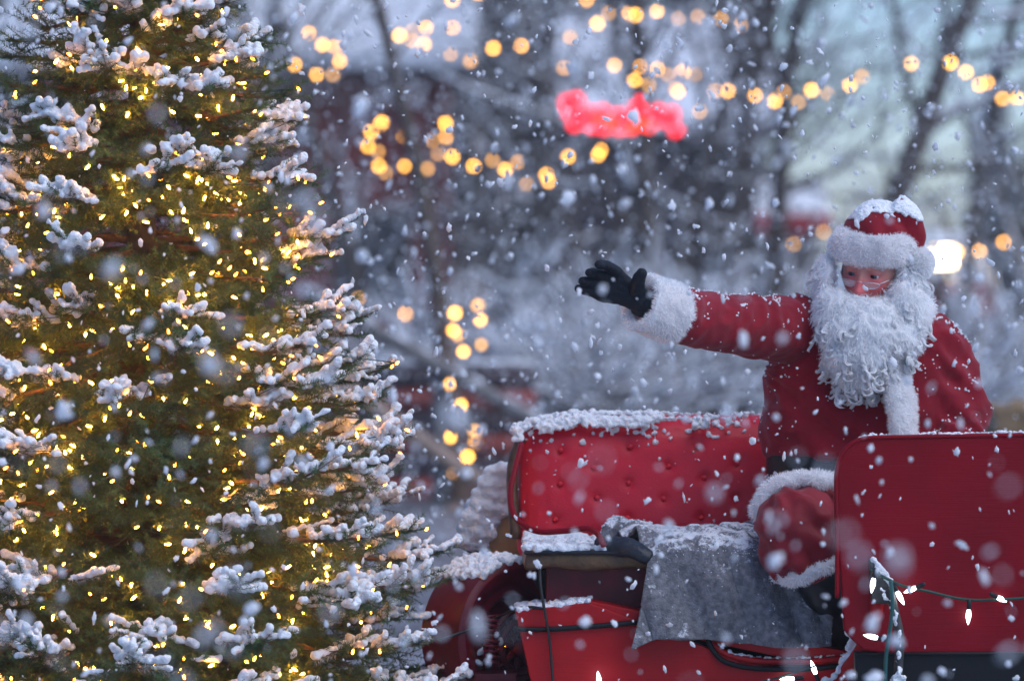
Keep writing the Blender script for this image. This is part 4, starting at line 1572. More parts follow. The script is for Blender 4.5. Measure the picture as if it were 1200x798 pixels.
bd = MB()
E(bd, 1010, 374, -.055, 54, 32, 26)
E(bd, 1014, 392, -.070, 56, 38, 34)
E(bd, 1008, 418, -.085, 43, 34, 27)
E(bd, 1006, 440, -.095, 25, 22, 19)
E(bd, 974, 372, -.040, 22, 30, 34)
E(bd, 1062, 366, -.020, 25, 36, 40)
E(bd, 1048, 395, -.060, 32, 32, 30)
me = remesh(bd, 0.006, 6)
V, N = get_co(me), get_no(me)
set_co(me, V + N * (0.006 * fbm(V * 14, 7, 2) + 0.0050 * np.sin(11 * fbm(V * np.array((15, 15, 11)), 17, 2)))[:, None])
BV, BN = get_co(me), get_no(me)
bmb = MB()
q = np.empty(len(me.loops), dtype=np.int32)
me.loops.foreach_get("vertex_index", q)
bmb.add(BV, q.reshape(-1, 4))
zt_, zl_ = BV[:, 2].max(), BV[:, 2].min()


def lock(mb, p, nrm, turns, rr, ln, fine=0.0017, strands=4, down=1.0):
    """a lock of hair that hangs and closes into a ringlet: a bundle of strands side by side"""
    dn = norm(np.array((0, 0, -1.0)) * down + nrm * 0.28 + g.normal(size=3) * 0.22)
    sd = norm(np.cross(dn, nrm + g.normal(size=3) * 0.3))
    out_ = norm(np.cross(sd, dn))
    sgn = 1 if g.random() < 0.5 else -1
    t = np.linspace(0, 1, 22)
    curl = np.clip((t - 0.25) / 0.75, 0, 1)
    ang = sgn * turns * 2 * math.pi * curl
    rad = rr * (0.35 + 0.65 * np.sin(np.clip(curl * 1.15, 0, 1) * math.pi * 0.5)) * np.clip(curl * 3, 0, 1)
    core = p + dn * (ln * (t - 0.32 * curl))[:, None] + nrm * (0.004 + 0.008 * np.sin(t * math.pi))[:, None]
    base_ = core + sd * ((np.cos(ang) - 1) * rad * sgn)[:, None] + (dn * 0.9 + out_ * 0.35) * (np.sin(ang) * rad)[:, None]
    for k_ in range(strands):
        o = (out_ * math.cos(k_ * 1.7) + sd * math.sin(k_ * 1.7)) * g.uniform(0.0008, 0.0066)
        wv = g.normal(size=3) * 0.001
        P = base_ + o * (1 - 0.35 * t)[:, None] + wv * np.sin(t * 9 + k_)[:, None]
        mb.tube(P, fine * (1.0 - 0.55 * t), 5, cap=False)


fr_ = np.where((BN[:, 1] < 0.35) & (BV[:, 2] < zt_ - 0.015))[0]
prob = 0.35 + 0.65 * np.clip((zt_ - BV[fr_, 2]) / (zt_ - zl_), 0, 1)
for i in g.choice(fr_, 60, p=prob / prob.sum()):
    u = (zt_ - BV[i, 2]) / (zt_ - zl_)
    lock(bmb, BV[i] - BN[i] * 0.003, BN[i], g.uniform(0.9, 1.6), g.uniform(0.009, 0.0165) * (0.65 + 0.6 * u), g.uniform(0.040, 0.066), 0.0012, 18)
# loose ends round the lower edge
lowv = np.where((BV[:, 2] < zl_ + 0.13) & (BN[:, 2] < 0.1))[0]
for i in g.choice(lowv, 40):
    lock(bmb, BV[i], norm(BN[i] + np.array((0, 0, -0.5))), g.uniform(1.0, 1.7), g.uniform(0.012, 0.019), g.uniform(0.030, 0.048), 0.0012, 16)
hi_ = g.choice(len(BV), 15000)
fur_hairs(bmb, BV[hi_], BN[hi_], 0.020, 0.0009, (0, 0, -0.9), 0.5)
bpy.data.meshes.remove(me)
bmb.build("beard", M['beard'], man)

mo = MB()
for s, (ex, ey) in ((-1, (962, 362)), (1, (1062, 356))):
    for q in range(26):
        a = H((s * g.uniform(0.002, 0.010), -0.122 + g.uniform(-0.004, 0.004), -0.062 + g.uniform(-0.006, 0.008)))
        b = H((s * g.uniform(0.024, 0.034), -0.118 + g.uniform(-0.006, 0.003), -0.066 + g.uniform(-0.013, 0.004)))
        c = H((s * g.uniform(0.054, 0.066), -0.088 + g.uniform(-0.008, 0.008), -0.078 + g.uniform(-0.022, 0.008)))
        d_ = H((s * g.uniform(0.066, 0.082), -0.075 + g.uniform(-0.01, 0.01), -0.085 + g.uniform(-0.024, 0.022)))
        mo.tube(curve([a, b, c, d_], 16), [0.0032 * (1 - 0.6 * u_) for u_ in np.linspace(0, 1, 16)], 6)
t = np.linspace(0, 1, 26)
for q in range(5):
    c = H((0.022, -0.130, -0.062))
    P = c + np.stack([0.012 * np.cos(t * 8.5) * (1 - 0.5 * t), 0 * t - 0.002 * q * t, 0.0085 * np.sin(t * 8.5) * (1 - 0.5 * t)], -1) + g.normal(size=3) * 0.0016
    mo.tube(P, 0.0032 * (1 - 0.5 * t), 6)
mo.build("moustache", M['beard'], man)

hb = MB()
E(hb, 1067, 336, .03, 16, 40, 34)
E(hb, 1070, 360, .03, 14, 36, 28)
E(hb, 966, 346, .035, 11, 30, 30)
E(hb, 967, 322, .035, 10, 28, 24)
E(hb, 1060, 322, .02, 13, 30, 24)
E(hb, 1040, 350, .12, 46, 26, 48)
me = remesh(hb, 0.006, 5)
V, N = get_co(me), get_no(me)
set_co(me, V + N * (0.005 * fbm(V * 16, 9, 2) + 0.0045 * np.sin(11 * fbm(V * np.array((15, 15, 11)), 19, 2)))[:, None])
BV, BN = get_co(me), get_no(me)
hmb = MB()
q = np.empty(len(me.loops), dtype=np.int32)
me.loops.foreach_get("vertex_index", q)
hmb.add(BV, q.reshape(-1, 4))
for i in g.choice(np.where(BN[:, 1] < 0.5)[0], 45):
    lock(hmb, BV[i] - BN[i] * 0.003, BN[i], g.uniform(0.5, 1.2), g.uniform(0.008, 0.013), g.uniform(0.04, 0.065), 0.0012, 14)
hi_ = g.choice(len(BV), 9000)
fur_hairs(hmb, BV[hi_], BN[hi_], 0.020, 0.0009, (0, 0, -0.9), 0.5)
bpy.data.meshes.remove(me)
hmb.build("hair", M['beard'], man)

# ---- cap
cap_ = MB()
PV, PF = ICO[3]
dome = PV * np.array((0.098, 0.112, 0.108)) + np.array((0.002, 0.012, 0.086))
cap_.add(H(dome), PF)
tail = H(curve([(0.045, 0.02, 0.165), (0.085, 0.02, 0.150), (0.112, 0.02, 0.105), (0.122, 0.02, 0.070)], 20))
cap_.tube(tail, np.interp(np.linspace(0, 1, 20), [0, .4, 1], [0.052, 0.036, 0.020]), 18)
me = remesh(cap_, 0.005, 5)
V, N = get_co(me), get_no(me)
L = (V - HC) @ HMn
d = 0.004 * fbm(V * 16, 3, 3) + 0.0045 * np.sin(L[:, 0] * 75 + 2 * L[:, 2] * 30 + 2 * vnoise(V * 14, 4)) * np.clip((0.165 - L[:, 2]) / 0.05, 0, 1)
set_co(me, V + N * d[:, None])
hat = link("cap", me, M['velvet'], man)
HV, HN = get_co(me), get_no(me)
br = MB()
t = np.linspace(0, 2 * math.pi, 60)[:-1]
th2 = np.arange(18) * 2 * math.pi / 18
ring = []
for a in t:
    u = np.array((math.cos(a), math.sin(a), 0))
    c = np.array((0.098 * u[0], 0.012 + 0.110 * u[1], 0.072 + 0.004 * u[0]))
    for b in th2:
        ring.append(c + u * 0.026 * math.cos(b) + np.array((0, 0, 0.044 * math.sin(b))))
ring = np.array(ring)
i = np.arange(59)[:, None]
j = np.arange(18)[None, :]
F = np.stack([i * 18 + j, ((i + 1) % 59) * 18 + j, ((i + 1) % 59) * 18 + (j + 1) % 18, i * 18 + (j + 1) % 18], -1).reshape(-1, 4)
br.add(H(ring), F)
furry("fur_brim", remesh(br, 0.006, 2), hat, 13000, 0.010, lump=0.006, scale=30, lean=(0, 0, -0.1), seed=10)
pm = MB().ellipsoid(H((0.130, 0.010, 0.040)), (0.040, 0.040, 0.043), sub=3)
furry("pompom", remesh(pm, 0.006, 1), hat, 4500, 0.012, lump=0.004, scale=30, lean=(0, 0, -0.1), seed=12)
# snow on the cap
C, Rr = [], []
L = (HV - HC) @ HMn
for i in g.choice(len(HV), 7000):
    if HN[i, 2] < 0.15:
        continue
    nz = fbm(HV[i:i + 1] * 26, 21, 2)[0]
    w = (L[i, 2] - 0.135) / 0.05 + nz * 0.9
    if w > 0.36:
        C.append(HV[i] + HN[i] * 0.001)
        Rr.append(0.0056 * g.uniform(0.6, 1.2) * min(1, 0.5 + w * 0.5))
    elif g.random() < 0.012:
        C.append(HV[i])
        Rr.append(g.uniform(0.0018, 0.0035))
link("snow_cover", snow_mesh(C, Rr, 0.0034, 2, 0.40, 110, 1, 9), M['snow'], hat)
# snow caught on the coat
C, Rr = [], []
for i in g.choice(len(CV), 26000):
    n_, p = CN[i], CV[i]
    if p[1] > 0.30:
        continue
    nz = fbm(p[None] * np.array((34, 34, 34)), 33, 2)[0]
    up = n_[2]
    r_ = g.random()
    if up > 0.55 and nz > 0.12 and r_ < 0.40:
        C.append(p + n_ * 0.001)
        Rr.append(g.uniform(0.0016, 0.0042))
    elif up > 0.05 and nz > 0.45 and r_ < 0.30:
        C.append(p)
        Rr.append(g.uniform(0.0015, 0.0032))
    elif r_ < 0.010:
        C.append(p)
        Rr.append(g.uniform(0.0009, 0.0022))
link("snow_cover", MB().balls(C, Rr, 1).mesh("snow_cover"), M['snow'], coat_o)
# ------------------------------------------------------------------ the park behind
g = np.random.default_rng(33)
M.update(
    ground=mat("trodden_snow", (0.26, 0.28, 0.31), 0.85, var=(0.42, 0.45, 0.50), scale=0.7, bump=0.6, bscale=3.0),
    log=mat("red_brown_planks", (0.27, 0.055, 0.042), 0.85, var=(0.17, 0.040, 0.034), scale=3),
    dark=mat("dark_planks", (0.060, 0.040, 0.048), 0.85, var=(0.035, 0.026, 0.032), scale=3),
    tanbeam=mat("peeled_timber", (0.34, 0.24, 0.19), 0.7, var=(0.26, 0.18, 0.14), scale=6),
    grey=mat("weathered_timber", (0.13, 0.12, 0.12), 0.85, var=(0.19, 0.175, 0.17), scale=6),
    pane=mat("dark_window_pane", (0.02, 0.025, 0.035), 0.15),
    awning=mat("red_awning", (0.42, 0.02, 0.035), 0.7, var=(0.34, 0.015, 0.028), scale=4),
    orange=mat("orange_cloth", (0.50, 0.07, 0.03), 0.7, var=(0.42, 0.05, 0.025), scale=4),
    straw=mat("straw", (0.26, 0.17, 0.09), 0.9, var=(0.18, 0.12, 0.07), scale=14),
    spruce=mat("far_spruce", (0.020, 0.040, 0.024), 0.8, var=(0.035, 0.055, 0.032), scale=4),
)
# ground: one sheet to the horizon, level round the carriage, softly uneven beyond
xs = np.concatenate([np.linspace(-600, -40, 12), np.linspace(-36, 36, 60), np.linspace(40, 600, 12)])
ys = np.concatenate([np.linspace(-60, -12, 8), np.linspace(-10, 90, 90), np.linspace(100, 900, 14)])
gx, gy = np.meshgrid(xs, ys, indexing='ij')
P = np.stack([gx.ravel(), gy.ravel(), np.zeros(gx.size)], -1)
P[:, 2] = 0.12 * fbm(P * 0.25, 3, 3) * np.clip((P[:, 1] - 4) / 8, 0, 1) + 0.02 * fbm(P * 1.3, 5, 2) - 0.03
i, j = np.meshgrid(np.arange(len(xs) - 1), np.arange(len(ys) - 1), indexing='ij')
nj = len(ys)
tag(MB().add(P, np.stack([i * nj + j, (i + 1) * nj + j, (i + 1) * nj + j + 1, i * nj + j + 1], -1).reshape(-1, 4)).build("ground", M['ground']), kind="structure")


# dark strip added over the pale ground behind the carriage
xs2, ys2 = np.linspace(-14, 14, 60), np.linspace(1.8, 16.8, 60)
gx, gy = np.meshgrid(xs2, ys2, indexing='ij')
P = np.stack([gx.ravel(), gy.ravel(), np.zeros(gx.size)], -1)
P[:, 1] += 0.5 * np.sin(P[:, 0] * 0.5)
P[:, 2] = 0.12 * fbm(P * 0.25, 3, 3) * np.clip((P[:, 1] - 4) / 8, 0, 1) + 0.02 * fbm(P * 1.3, 5, 2) + 0.02
i, j = np.meshgrid(np.arange(59), np.arange(59), indexing='ij')
M['dark_grey'] = mat("dark_grey", (0.085, 0.078, 0.080), 0.6, var=(0.22, 0.22, 0.235), scale=1.1, bump=0.6, bscale=4.0, detail=8)
tag(MB().add(P, np.stack([i * 60 + j, (i + 1) * 60 + j, (i + 1) * 60 + j + 1, i * 60 + j + 1], -1).reshape(-1, 4)).build("dark_strip", M['dark_grey']), kind="structure")


# ---- bare snow-laden trees
def grow(seed, height, r0, lean=0.0, bend=0.0, first=0.22, spread=1.0, twig=1.0):
    """(bark mesh, snow mesh) of a leafless tree with its foot at the origin"""
    q = np.random.default_rng(seed)
    trunk_, bark_, snow_ = MB(), MB(), MB()

    def branch(p, d, ln, r, lvl):
        n = {0: 14, 1: 9, 2: 6, 3: 4}[lvl]
        pts = [p]
        dd = d.copy()
        for k_ in range(n):
            dd = norm(dd + q.normal(size=3) * (0.05 if lvl == 0 else 0.13) + np.array((0, 0, (0.02, 0.05, 0.02, -0.03)[lvl])) + (np.array((bend * math.sin(k_ * 0.55), 0, 0)) if lvl == 0 else 0))
            pts.append(pts[-1] + dd * ln / n)
        pts = np.array(pts)
        rad = r * (1 - 0.80 * np.linspace(0, 1, len(pts)) ** 0.9)
        (trunk_ if lvl == 0 else bark_).tube(pts, rad, (10, 6, 4, 3)[lvl], cap=False)
        if lvl >= 1:
            flat = np.abs(dd[2]) < 0.80 and q.random() < (1.0, 0.50, 0.42, 0.22)[lvl]
            if flat:
                k0 = 0 if lvl > 1 else 1
                sr = rad[k0:] * 0.62 + (0.020, 0.010, 0.0065, 0.0045)[lvl]
                pp = pts[k0:] + np.array((0, 0, 1.0)) * (rad[k0:] * 0.55 + 0.008)[:, None]
                snow_.tube(pp, sr, (6, 5, 4, 3)[lvl], cap=False)
        if lvl == 3:
            return
        kids = int({0: 19, 1: 8, 2: 4}[lvl] * twig)
        for c in range(kids):
            t = lerp(first if lvl == 0 else 0.18, 0.98, (c + q.uniform(0.1, 0.9)) / kids)
            f = t * n
            a = min(n - 1, int(f))
            pos = lerp(pts[a], pts[a + 1], f - a)
            ax_ = norm(pts[a + 1] - pts[a])
            az = q.uniform(0, 2 * math.pi)
            e1 = norm(np.cross(ax_, (0.3, 0.2, 1.0)))
            e2 = np.cross(ax_, e1)
            out_ = math.cos(az) * e1 + math.sin(az) * e2
            ang = q.uniform(0.7, 1.2) * spread
            nd = norm(ax_ * math.cos(ang) + out_ * math.sin(ang))
            l2 = ln * {0: q.uniform(0.26, 0.48) * (1.1 - 0.55 * t), 1: q.uniform(0.28, 0.5) * (1.15 - 0.6 * t), 2: q.uniform(0.3, 0.55)}[lvl]
            branch(pos, nd, l2, max(0.005, rad[a] * q.uniform(0.38, 0.6)), lvl + 1)
    branch(np.array((0, 0, -0.1)), norm(np.array((lean, 0, 1.0))), height, r0, 0)
    a, b, c = trunk_.mesh("trunk"), bark_.mesh("crown"), snow_.mesh("snow_cover")
    a.materials.append(M['bark'])
    b.materials.append(M['bark'])
    c.materials.append(M['bsnow'])
    return a, b, c


kinds = [grow(1, 8.5, 0.15, 0.05, 0.03), grow(2, 7.0, 0.11, -0.08, -0.02, 0.16), grow(3, 9.5, 0.19, 0.02, 0.05, 0.28), grow(4, 6.0, 0.09, 0.1, 0.0, 0.12, 1.1), grow(5, 10.0, 0.14, -0.03, -0.05, 0.25, 0.85), grow(6, 6.5, 0.10, 0.0, 0.02, 0.5, 0.8, 0.4)]


def bare_tree(kind, px, dist, rz, sc, label, group=None):
    p = D(px, 300, dist)
    o = empty("bare_tree", (p[0], p[1], 0), label, "tree", group)
    for me_, nm in zip(kinds[kind], ("trunk", "crown", "snow_cover")):
        c = bpy.data.objects.new(nm, me_)
        COL.objects.link(c)
        c.parent = o
    o.rotation_euler = (0, 0, rz)
    o.scale = (sc, sc, sc)
    return o


same = "bare snow-laden tree, one of those crowded together far behind the carriage"
grp = "bare trees crowded behind the carriage"
bare_tree(2, 1000, 42.5, 0.4, 1.0, "tall bare tree with a dark bending trunk above the man's cap", grp)
bare_tree(4, 893, 46, 2.0, 1.0, "slim straight bare tree between the red sign and the man's cap", grp)
bare_tree(5, 541, 27.2, 1.1, 0.9, "bare tree with warm bulbs wound up its trunk, left of the buttoned seat", grp)
bare_tree(1, 1196, 44, 3.0, 1.1, "bare tree leaning in at the far right edge of the photo", grp)
bare_tree(3, 1120, 46, 0.2, 1.3, "low wide-branched bare tree right of the man's cap", grp)
bare_tree(0, 300, 47, 4.1, 1.0, "bare snowy tree close behind the fir, in front of the red-brown cabin", grp)
for kd, px, ds, rz, sc in ((1, 445, 44, 0.3, 1.1), (2, 610, 47, 1.9, 1.0), (3, 655, 46, 5.0, 1.2), (1, 700, 52, 0.9, 1.25), (0, 760, 45, 3.3, 1.1), (3, 822, 47, 0.7, 1.2), (4, 845, 58, 2.4, 1.15), (2, 250, 48, 2.2, 1.0), (2, 560, 66, 3.8, 1.1), (0, 690, 70, 1.3, 1.3), (1, 505, 56, 4.9, 1.3), (2, 780, 62, 0.1, 1.1), (3, 590, 52, 4.0, 1.1), (0, 20, 50, 1.0, 1.1)):
    bare_tree(kd, px, ds, rz, sc, same, grp)

# ---- snowy shrubs along the ground
def bush(seed):
    q = np.random.default_rng(seed)
    b_, s_ = MB(), MB()
    for k_ in range(70):
        az, el = q.uniform(0, 2 * math.pi), q.uniform(0.35, 1.3)
        d = np.array((math.cos(az) * math.cos(el), math.sin(az) * math.cos(el), math.sin(el)))
        ln = q.uniform(0.7, 1.25)
        p0 = np.array((q.normal() * 0.12, q.normal() * 0.12, 0))
        pts = p0 + d * np.linspace(0, ln, 6)[:, None] + np.cumsum(q.normal(size=(6, 3)) * 0.03, 0) + np.array((0, 0, -0.22)) * np.linspace(0, 1, 6)[:, None] ** 2
        b_.tube(pts, np.linspace(0.012, 0.004, 6), 4, cap=False)
        s_.tube(pts[1:] + np.array((0, 0, 0.014)), np.linspace(0.009, 0.012, 5), 5)
        for c in range(5):
            a = q.integers(2, 6)
            e = norm(d + q.normal(size=3) * 0.6)
            tw = pts[a] + e * np.linspace(0, q.uniform(0.15, 0.4), 4)[:, None]
            b_.tube(tw, 0.004, 3, cap=False)
            if q.random() < 0.4:
                s_.tube(tw + np.array((0, 0, 0.012)), q.uniform(0.005, 0.011), 4)
    a, c = b_.mesh("branches"), s_.mesh("snow_cover")
    a.materials.append(M['bark'])
    c.materials.append(M['bsnow'])
    return a, c


bushes = [bush(1), bush(2), bush(3)]
for k_, (px, ds, sc) in enumerate(((690, 40, 1.5), (760, 41, 1.6), (840, 42, 1.5), (730, 44, 1.9), (900, 46, 2.0), (620, 45, 1.9), (505, 41, 1.6), (1120, 40, 1.4), (1180, 44, 1.8), (860, 52, 2.2), (550, 54, 2.2))):
    p = D(px, 300, ds)
    o = empty("shrub", (p[0], p[1], 0), "rounded shrub bowed under snow on the ground behind the carriage", "shrub", "snowy shrubs behind the carriage")
    for me_, nm in zip(bushes[k_ % 3], ("branches", "snow_cover")):
        c = bpy.data.objects.new(nm, me_)
        COL.objects.link(c)
        c.parent = o
    o.rotation_euler, o.scale = (0, 0, k_ * 1.3), (sc * 1.15, sc * 1.15, sc)

# ---- far snow-dusted conifers
def conifer(seed):
    q = np.random.default_rng(seed)
    cr_, sn_ = MB(), MB()
    z_ = 0.6
    while z_ < 9.7:
        rad = 0.22 * (10 - z_) + 0.1
        for k_ in range(13):
            az = q.uniform(0, 6.283)
            ln = rad * q.uniform(0.7, 1.1)
            u = np.array((math.cos(az), math.sin(az), 0))
            s_ = np.array((-u[1], u[0], 0))
            b_ = np.array((0, 0, z_ + q.uniform(-0.15, 0.15)))
            t_ = np.linspace(0, 1, 4)[:, None]
            mid = b_ + u * ln * t_ + np.array((0, 0, -1.0)) * (0.35 * ln * t_ ** 1.5)
            for w_ in range(6):
                f_ = q.uniform(0.3, 1.0)
                c_ = b_ + u * ln * f_ + np.array((0, 0, -0.35 * ln * f_ ** 1.5))
                tipv = c_ + u * 0.30 + s_ * q.uniform(-0.4, 0.4) + np.array((0, 0, -0.22))
                wd = norm(np.cross(tipv - c_, (0, 0, 1.0))) * 0.11
                cr_.add([c_ - wd, c_ + wd, tipv + np.array((0, 0, -0.05)), c_ + np.array((0, 0, -0.14))], [(0, 1, 2), (0, 3, 1), (0, 2, 3), (1, 3, 2)])
                if q.random() < 0.5:
                    sn_.balls([lerp(c_, tipv, 0.4) + np.array((0, 0, 0.03))], 0.10, 0, (1.4, 1.4, 0.5))
            cr_.tube(mid, [0.05, 0.04, 0.03, 0.01], 4, cap=False)
        z_ += 0.33
    tr_ = MB().tube(np.array([(0, 0, -0.1), (0, 0, 5), (0, 0, 10)]), [0.16, 0.09, 0.02], 8)
    a, b, c = tr_.mesh("trunk"), cr_.mesh("crown", False), sn_.mesh("snow_cover")
    a.materials.append(M['bark'])
    b.materials.append(M['spruce'])
    c.materials.append(M['bsnow'])
    return a, b, c


cons = [conifer(1), conifer(2)]
for k_, (px, ds, sc) in enumerate(((270, 78, 1.1), (350, 92, 1.2), (455, 84, 1.15), (530, 96, 1.3), (600, 80, 1.1), (660, 98, 1.25), (735, 88, 1.0), (800, 84, 0.95), (860, 100, 0.95), (1165, 116, 0.8), (90, 85, 1.2), (410, 70, 0.9), (1240, 110, 0.9))):
    p = D(px, 300, ds)
    o = empty("spruce_tree", (p[0], p[1], 0), "snow-dusted spruce standing far back in the dim woods", "tree", "spruces far back in the woods")
    for me_, nm in zip(cons[k_ % 2], ("trunk", "crown", "snow_cover")):
        c = bpy.data.objects.new(nm, me_)
        COL.objects.link(c)
        c.parent = o
    o.rotation_euler, o.scale = (0, 0, k_ * 1.7), (sc, sc, sc)


# ---- the wood that closes the park off on both sides
q = np.random.default_rng(77)
wood_c, wood_s = MB(), MB()
for k_ in range(110):
    sd_ = -1 if k_ % 2 else 1
    dd_ = q.uniform(45, 120)
    p0 = np.array((sd_ * (0.16 * dd_ + q.uniform(1, 46)), dd_ + CAM_Y, 0.0))
    hh = q.uniform(7, 12)
    z_ = 0.4
    while z_ < hh:
        rad = 0.24 * (hh - z_) + 0.1
        az = q.uniform(0, 6.283, 9)
        ln = rad * q.uniform(0.7, 1.15, 9)
        for a_, l_ in zip(az, ln):
            u = np.array((math.cos(a_), math.sin(a_), 0))
            s_ = np.array((-u[1], u[0], 0))
            b_ = p0 + np.array((0, 0, z_ + q.uniform(-0.2, 0.2)))
            tp = b_ + u * l_ + np.array((0, 0, -0.4 * l_))
            md = b_ + u * l_ * 0.55
            wd = 0.16 + 0.2 * l_
            wood_c.add([b_, md + s_ * wd, tp, md - s_ * wd, md + np.array((0, 0, -0.3 * l_ - 0.1))], [(0, 1, 3), (1, 2, 3), (0, 4, 1), (1, 4, 2), (2, 4, 3), (3, 4, 0)])
            if q.random() < 0.35:
                wood_s.balls([lerp(md, tp, 0.3) + np.array((0, 0, 0.02))], 0.10 + 0.10 * l_, 0, (1.3, 1.3, 0.4))
        z_ += 0.55
fw = wood_c.build("forest", M['spruce'], None, smooth=False)
tag(fw, "dim far wood of snowy conifers around the park", "forest", kind="stuff")
wood_s.build("snow_cover", M['bsnow'], fw)

# ---- cabins
def cabin(name, px0, px1, py_eave, dist, depth, m, label, ridge=1.6, wins=()):
    a, b = D(px0, py_eave, dist), D(px1, py_eave, dist)
    h = a[2]
    o = empty(name, ((a[0] + b[0]) / 2, a[1], 0), label, "cabin")
    wl_ = MB().box((a[0], a[1], -0.2), (b[0], a[1] + depth, h))
    k_ = 0.10
    while k_ < h:                         # plank courses
        wl_.box((a[0] - 0.015, a[1] - 0.03, k_), (b[0] + 0.015, a[1] - 0.002, k_ + 0.15))
        k_ += 0.18
    wl_.prism([(a[0], a[1], h + 0.002), (a[0], a[1] + depth, h + 0.002), (a[0], a[1] + depth / 2, h + ridge)], (b[0] - a[0], 0, 0))
    wl_.build("wall", m, o, smooth=False)
    rf = MB()
    ov = 0.45
    s_ = ridge / (depth / 2)
    prof = [(a[0] - ov, a[1] - ov, h - ov * s_ + 0.02), (a[0] - ov, a[1] + depth / 2, h + ridge + 0.02), (a[0] - ov, a[1] + depth + ov, h - ov * s_ + 0.02), (a[0] - ov, a[1] + depth + ov, h - ov * s_ + 0.12), (a[0] - ov, a[1] + depth / 2, h + ridge + 0.12), (a[0] - ov, a[1] - ov, h - ov * s_ + 0.12)]
    rf.prism(prof, (b[0] - a[0] + 2 * ov, 0, 0))
    r_ = rf.build("roof", M['dark'], o, smooth=False, fix=True)
    up_ = [np.array(q_) + np.array((0, 0, 0.104)) for q_ in prof[:3]]
    up2 = [q_ + np.array((0, 0, 0.26)) for q_ in reversed(up_)]
    MB().prism(np.array(up_ + up2), (b[0] - a[0] + 2 * ov, 0, 0)).build("snow_cover", M['bsnow'], r_, smooth=False, bevel=0.08, fix=True)
    for (wx, wz, ww, wh) in wins:
        wx = a[0] + wx
        f_ = MB()
        for lo, hi in (((wx, wz), (wx + ww, wz + 0.08)), ((wx, wz + wh - 0.08), (wx + ww, wz + wh)), ((wx, wz + 0.08), (wx + 0.08, wz + wh - 0.08)), ((wx + ww - 0.08, wz + 0.08), (wx + ww, wz + wh - 0.08)), ((wx + ww / 2 - 0.03, wz + 0.08), (wx + ww / 2 + 0.03, wz + wh - 0.08))):
            f_.box((lo[0], a[1] - 0.10, lo[1]), (hi[0], a[1] - 0.033, hi[1]))
        w_ = f_.build("window", M['grey'], o, smooth=False)
        MB().box((wx + 0.08, a[1] - 0.06, wz + 0.08), (wx + ww - 0.08, a[1] - 0.036, wz + wh - 0.08)).build("pane", M['pane'], w_, smooth=False)
    return o


cabin("cabin", 40, 520, 66, 50, 6.0, M['log'], "red-brown plank cabin under a snowy roof, dim behind the fir", 2.2, ((3.9, 1.2, 1.0, 1.2), (2.0, 1.2, 1.0, 1.2)))
cabin("cabin", 640, 885, 150, 64, 7.0, M['dark'], "dark plank cabin behind the bare trees under the red sign", 1.8, ((0.8, 1.0, 1.0, 1.2), (2.6, 1.0, 1.0, 1.2)))

# ---- sloping timber railing left of the carriage
dr = 26.4
ra = empty("railing", tuple(D(520, 560, dr)), "sloping timber railing, its upper rail dusted with snow, between fir and carriage", "railing")
up_r = [D(360, 345, dr), D(470, 405, dr), D(560, 455, dr), D(660, 512, dr)]
lo_r = [D(380, 435, dr), D(450, 485, dr), D(520, 535, dr), D(600, 592, dr)]
MB().tube(curve(up_r, 20), 0.055, 10).build("rail", M['grey'], ra)
MB().tube(curve(np.array(up_r) + np.array((0, 0, 0.035)), 40), 0.026 + 0.014 * vnoise(np.stack([np.arange(40) * 0.7] * 3, -1), 4), 10).build("snow_cover", M['bsnow'], ra)
MB().tube(curve(lo_r, 20), 0.060, 10).build("rail", M['tanbeam'], ra)
for q in (0.05, 0.5, 0.95):
    t_ = curve(up_r, 41)[int(q * 40)]
    MB().tube(np.array([(t_[0], t_[1] + 0.12, -0.1), (t_[0], t_[1] + 0.12, t_[2] + 0.03)]), 0.06, 10).build("post", M['grey'], ra)

# ---- low dark log wall beyond the railing
a, b = D(372, 440, 28.5), D(626, 452, 28.5)
lw = empty("log_wall", ((a[0] + b[0]) / 2, a[1], 0), "low wall of dark stacked logs beyond the railing, left of the buttoned seat", "log wall")
lw['kind'] = 'thing'
k_, zc_ = 0, 0.08
while zc_ < a[2]:
    MB().tube(np.array([(a[0], a[1], zc_), ((a[0] + b[0]) / 2, a[1] + 0.01, zc_ + 0.01), (b[0], a[1], zc_)]), 0.085, 12).build("log", M['dark'] if k_ % 2 else M['log'], lw)
    k_ += 1
    zc_ += 0.165
MB().tube(np.array([(a[0], a[1], zc_ - 0.05), (b[0], a[1], zc_ - 0.05)]), 0.03, 10, flat=0.5).build("snow_cover", M['bsnow'], lw)

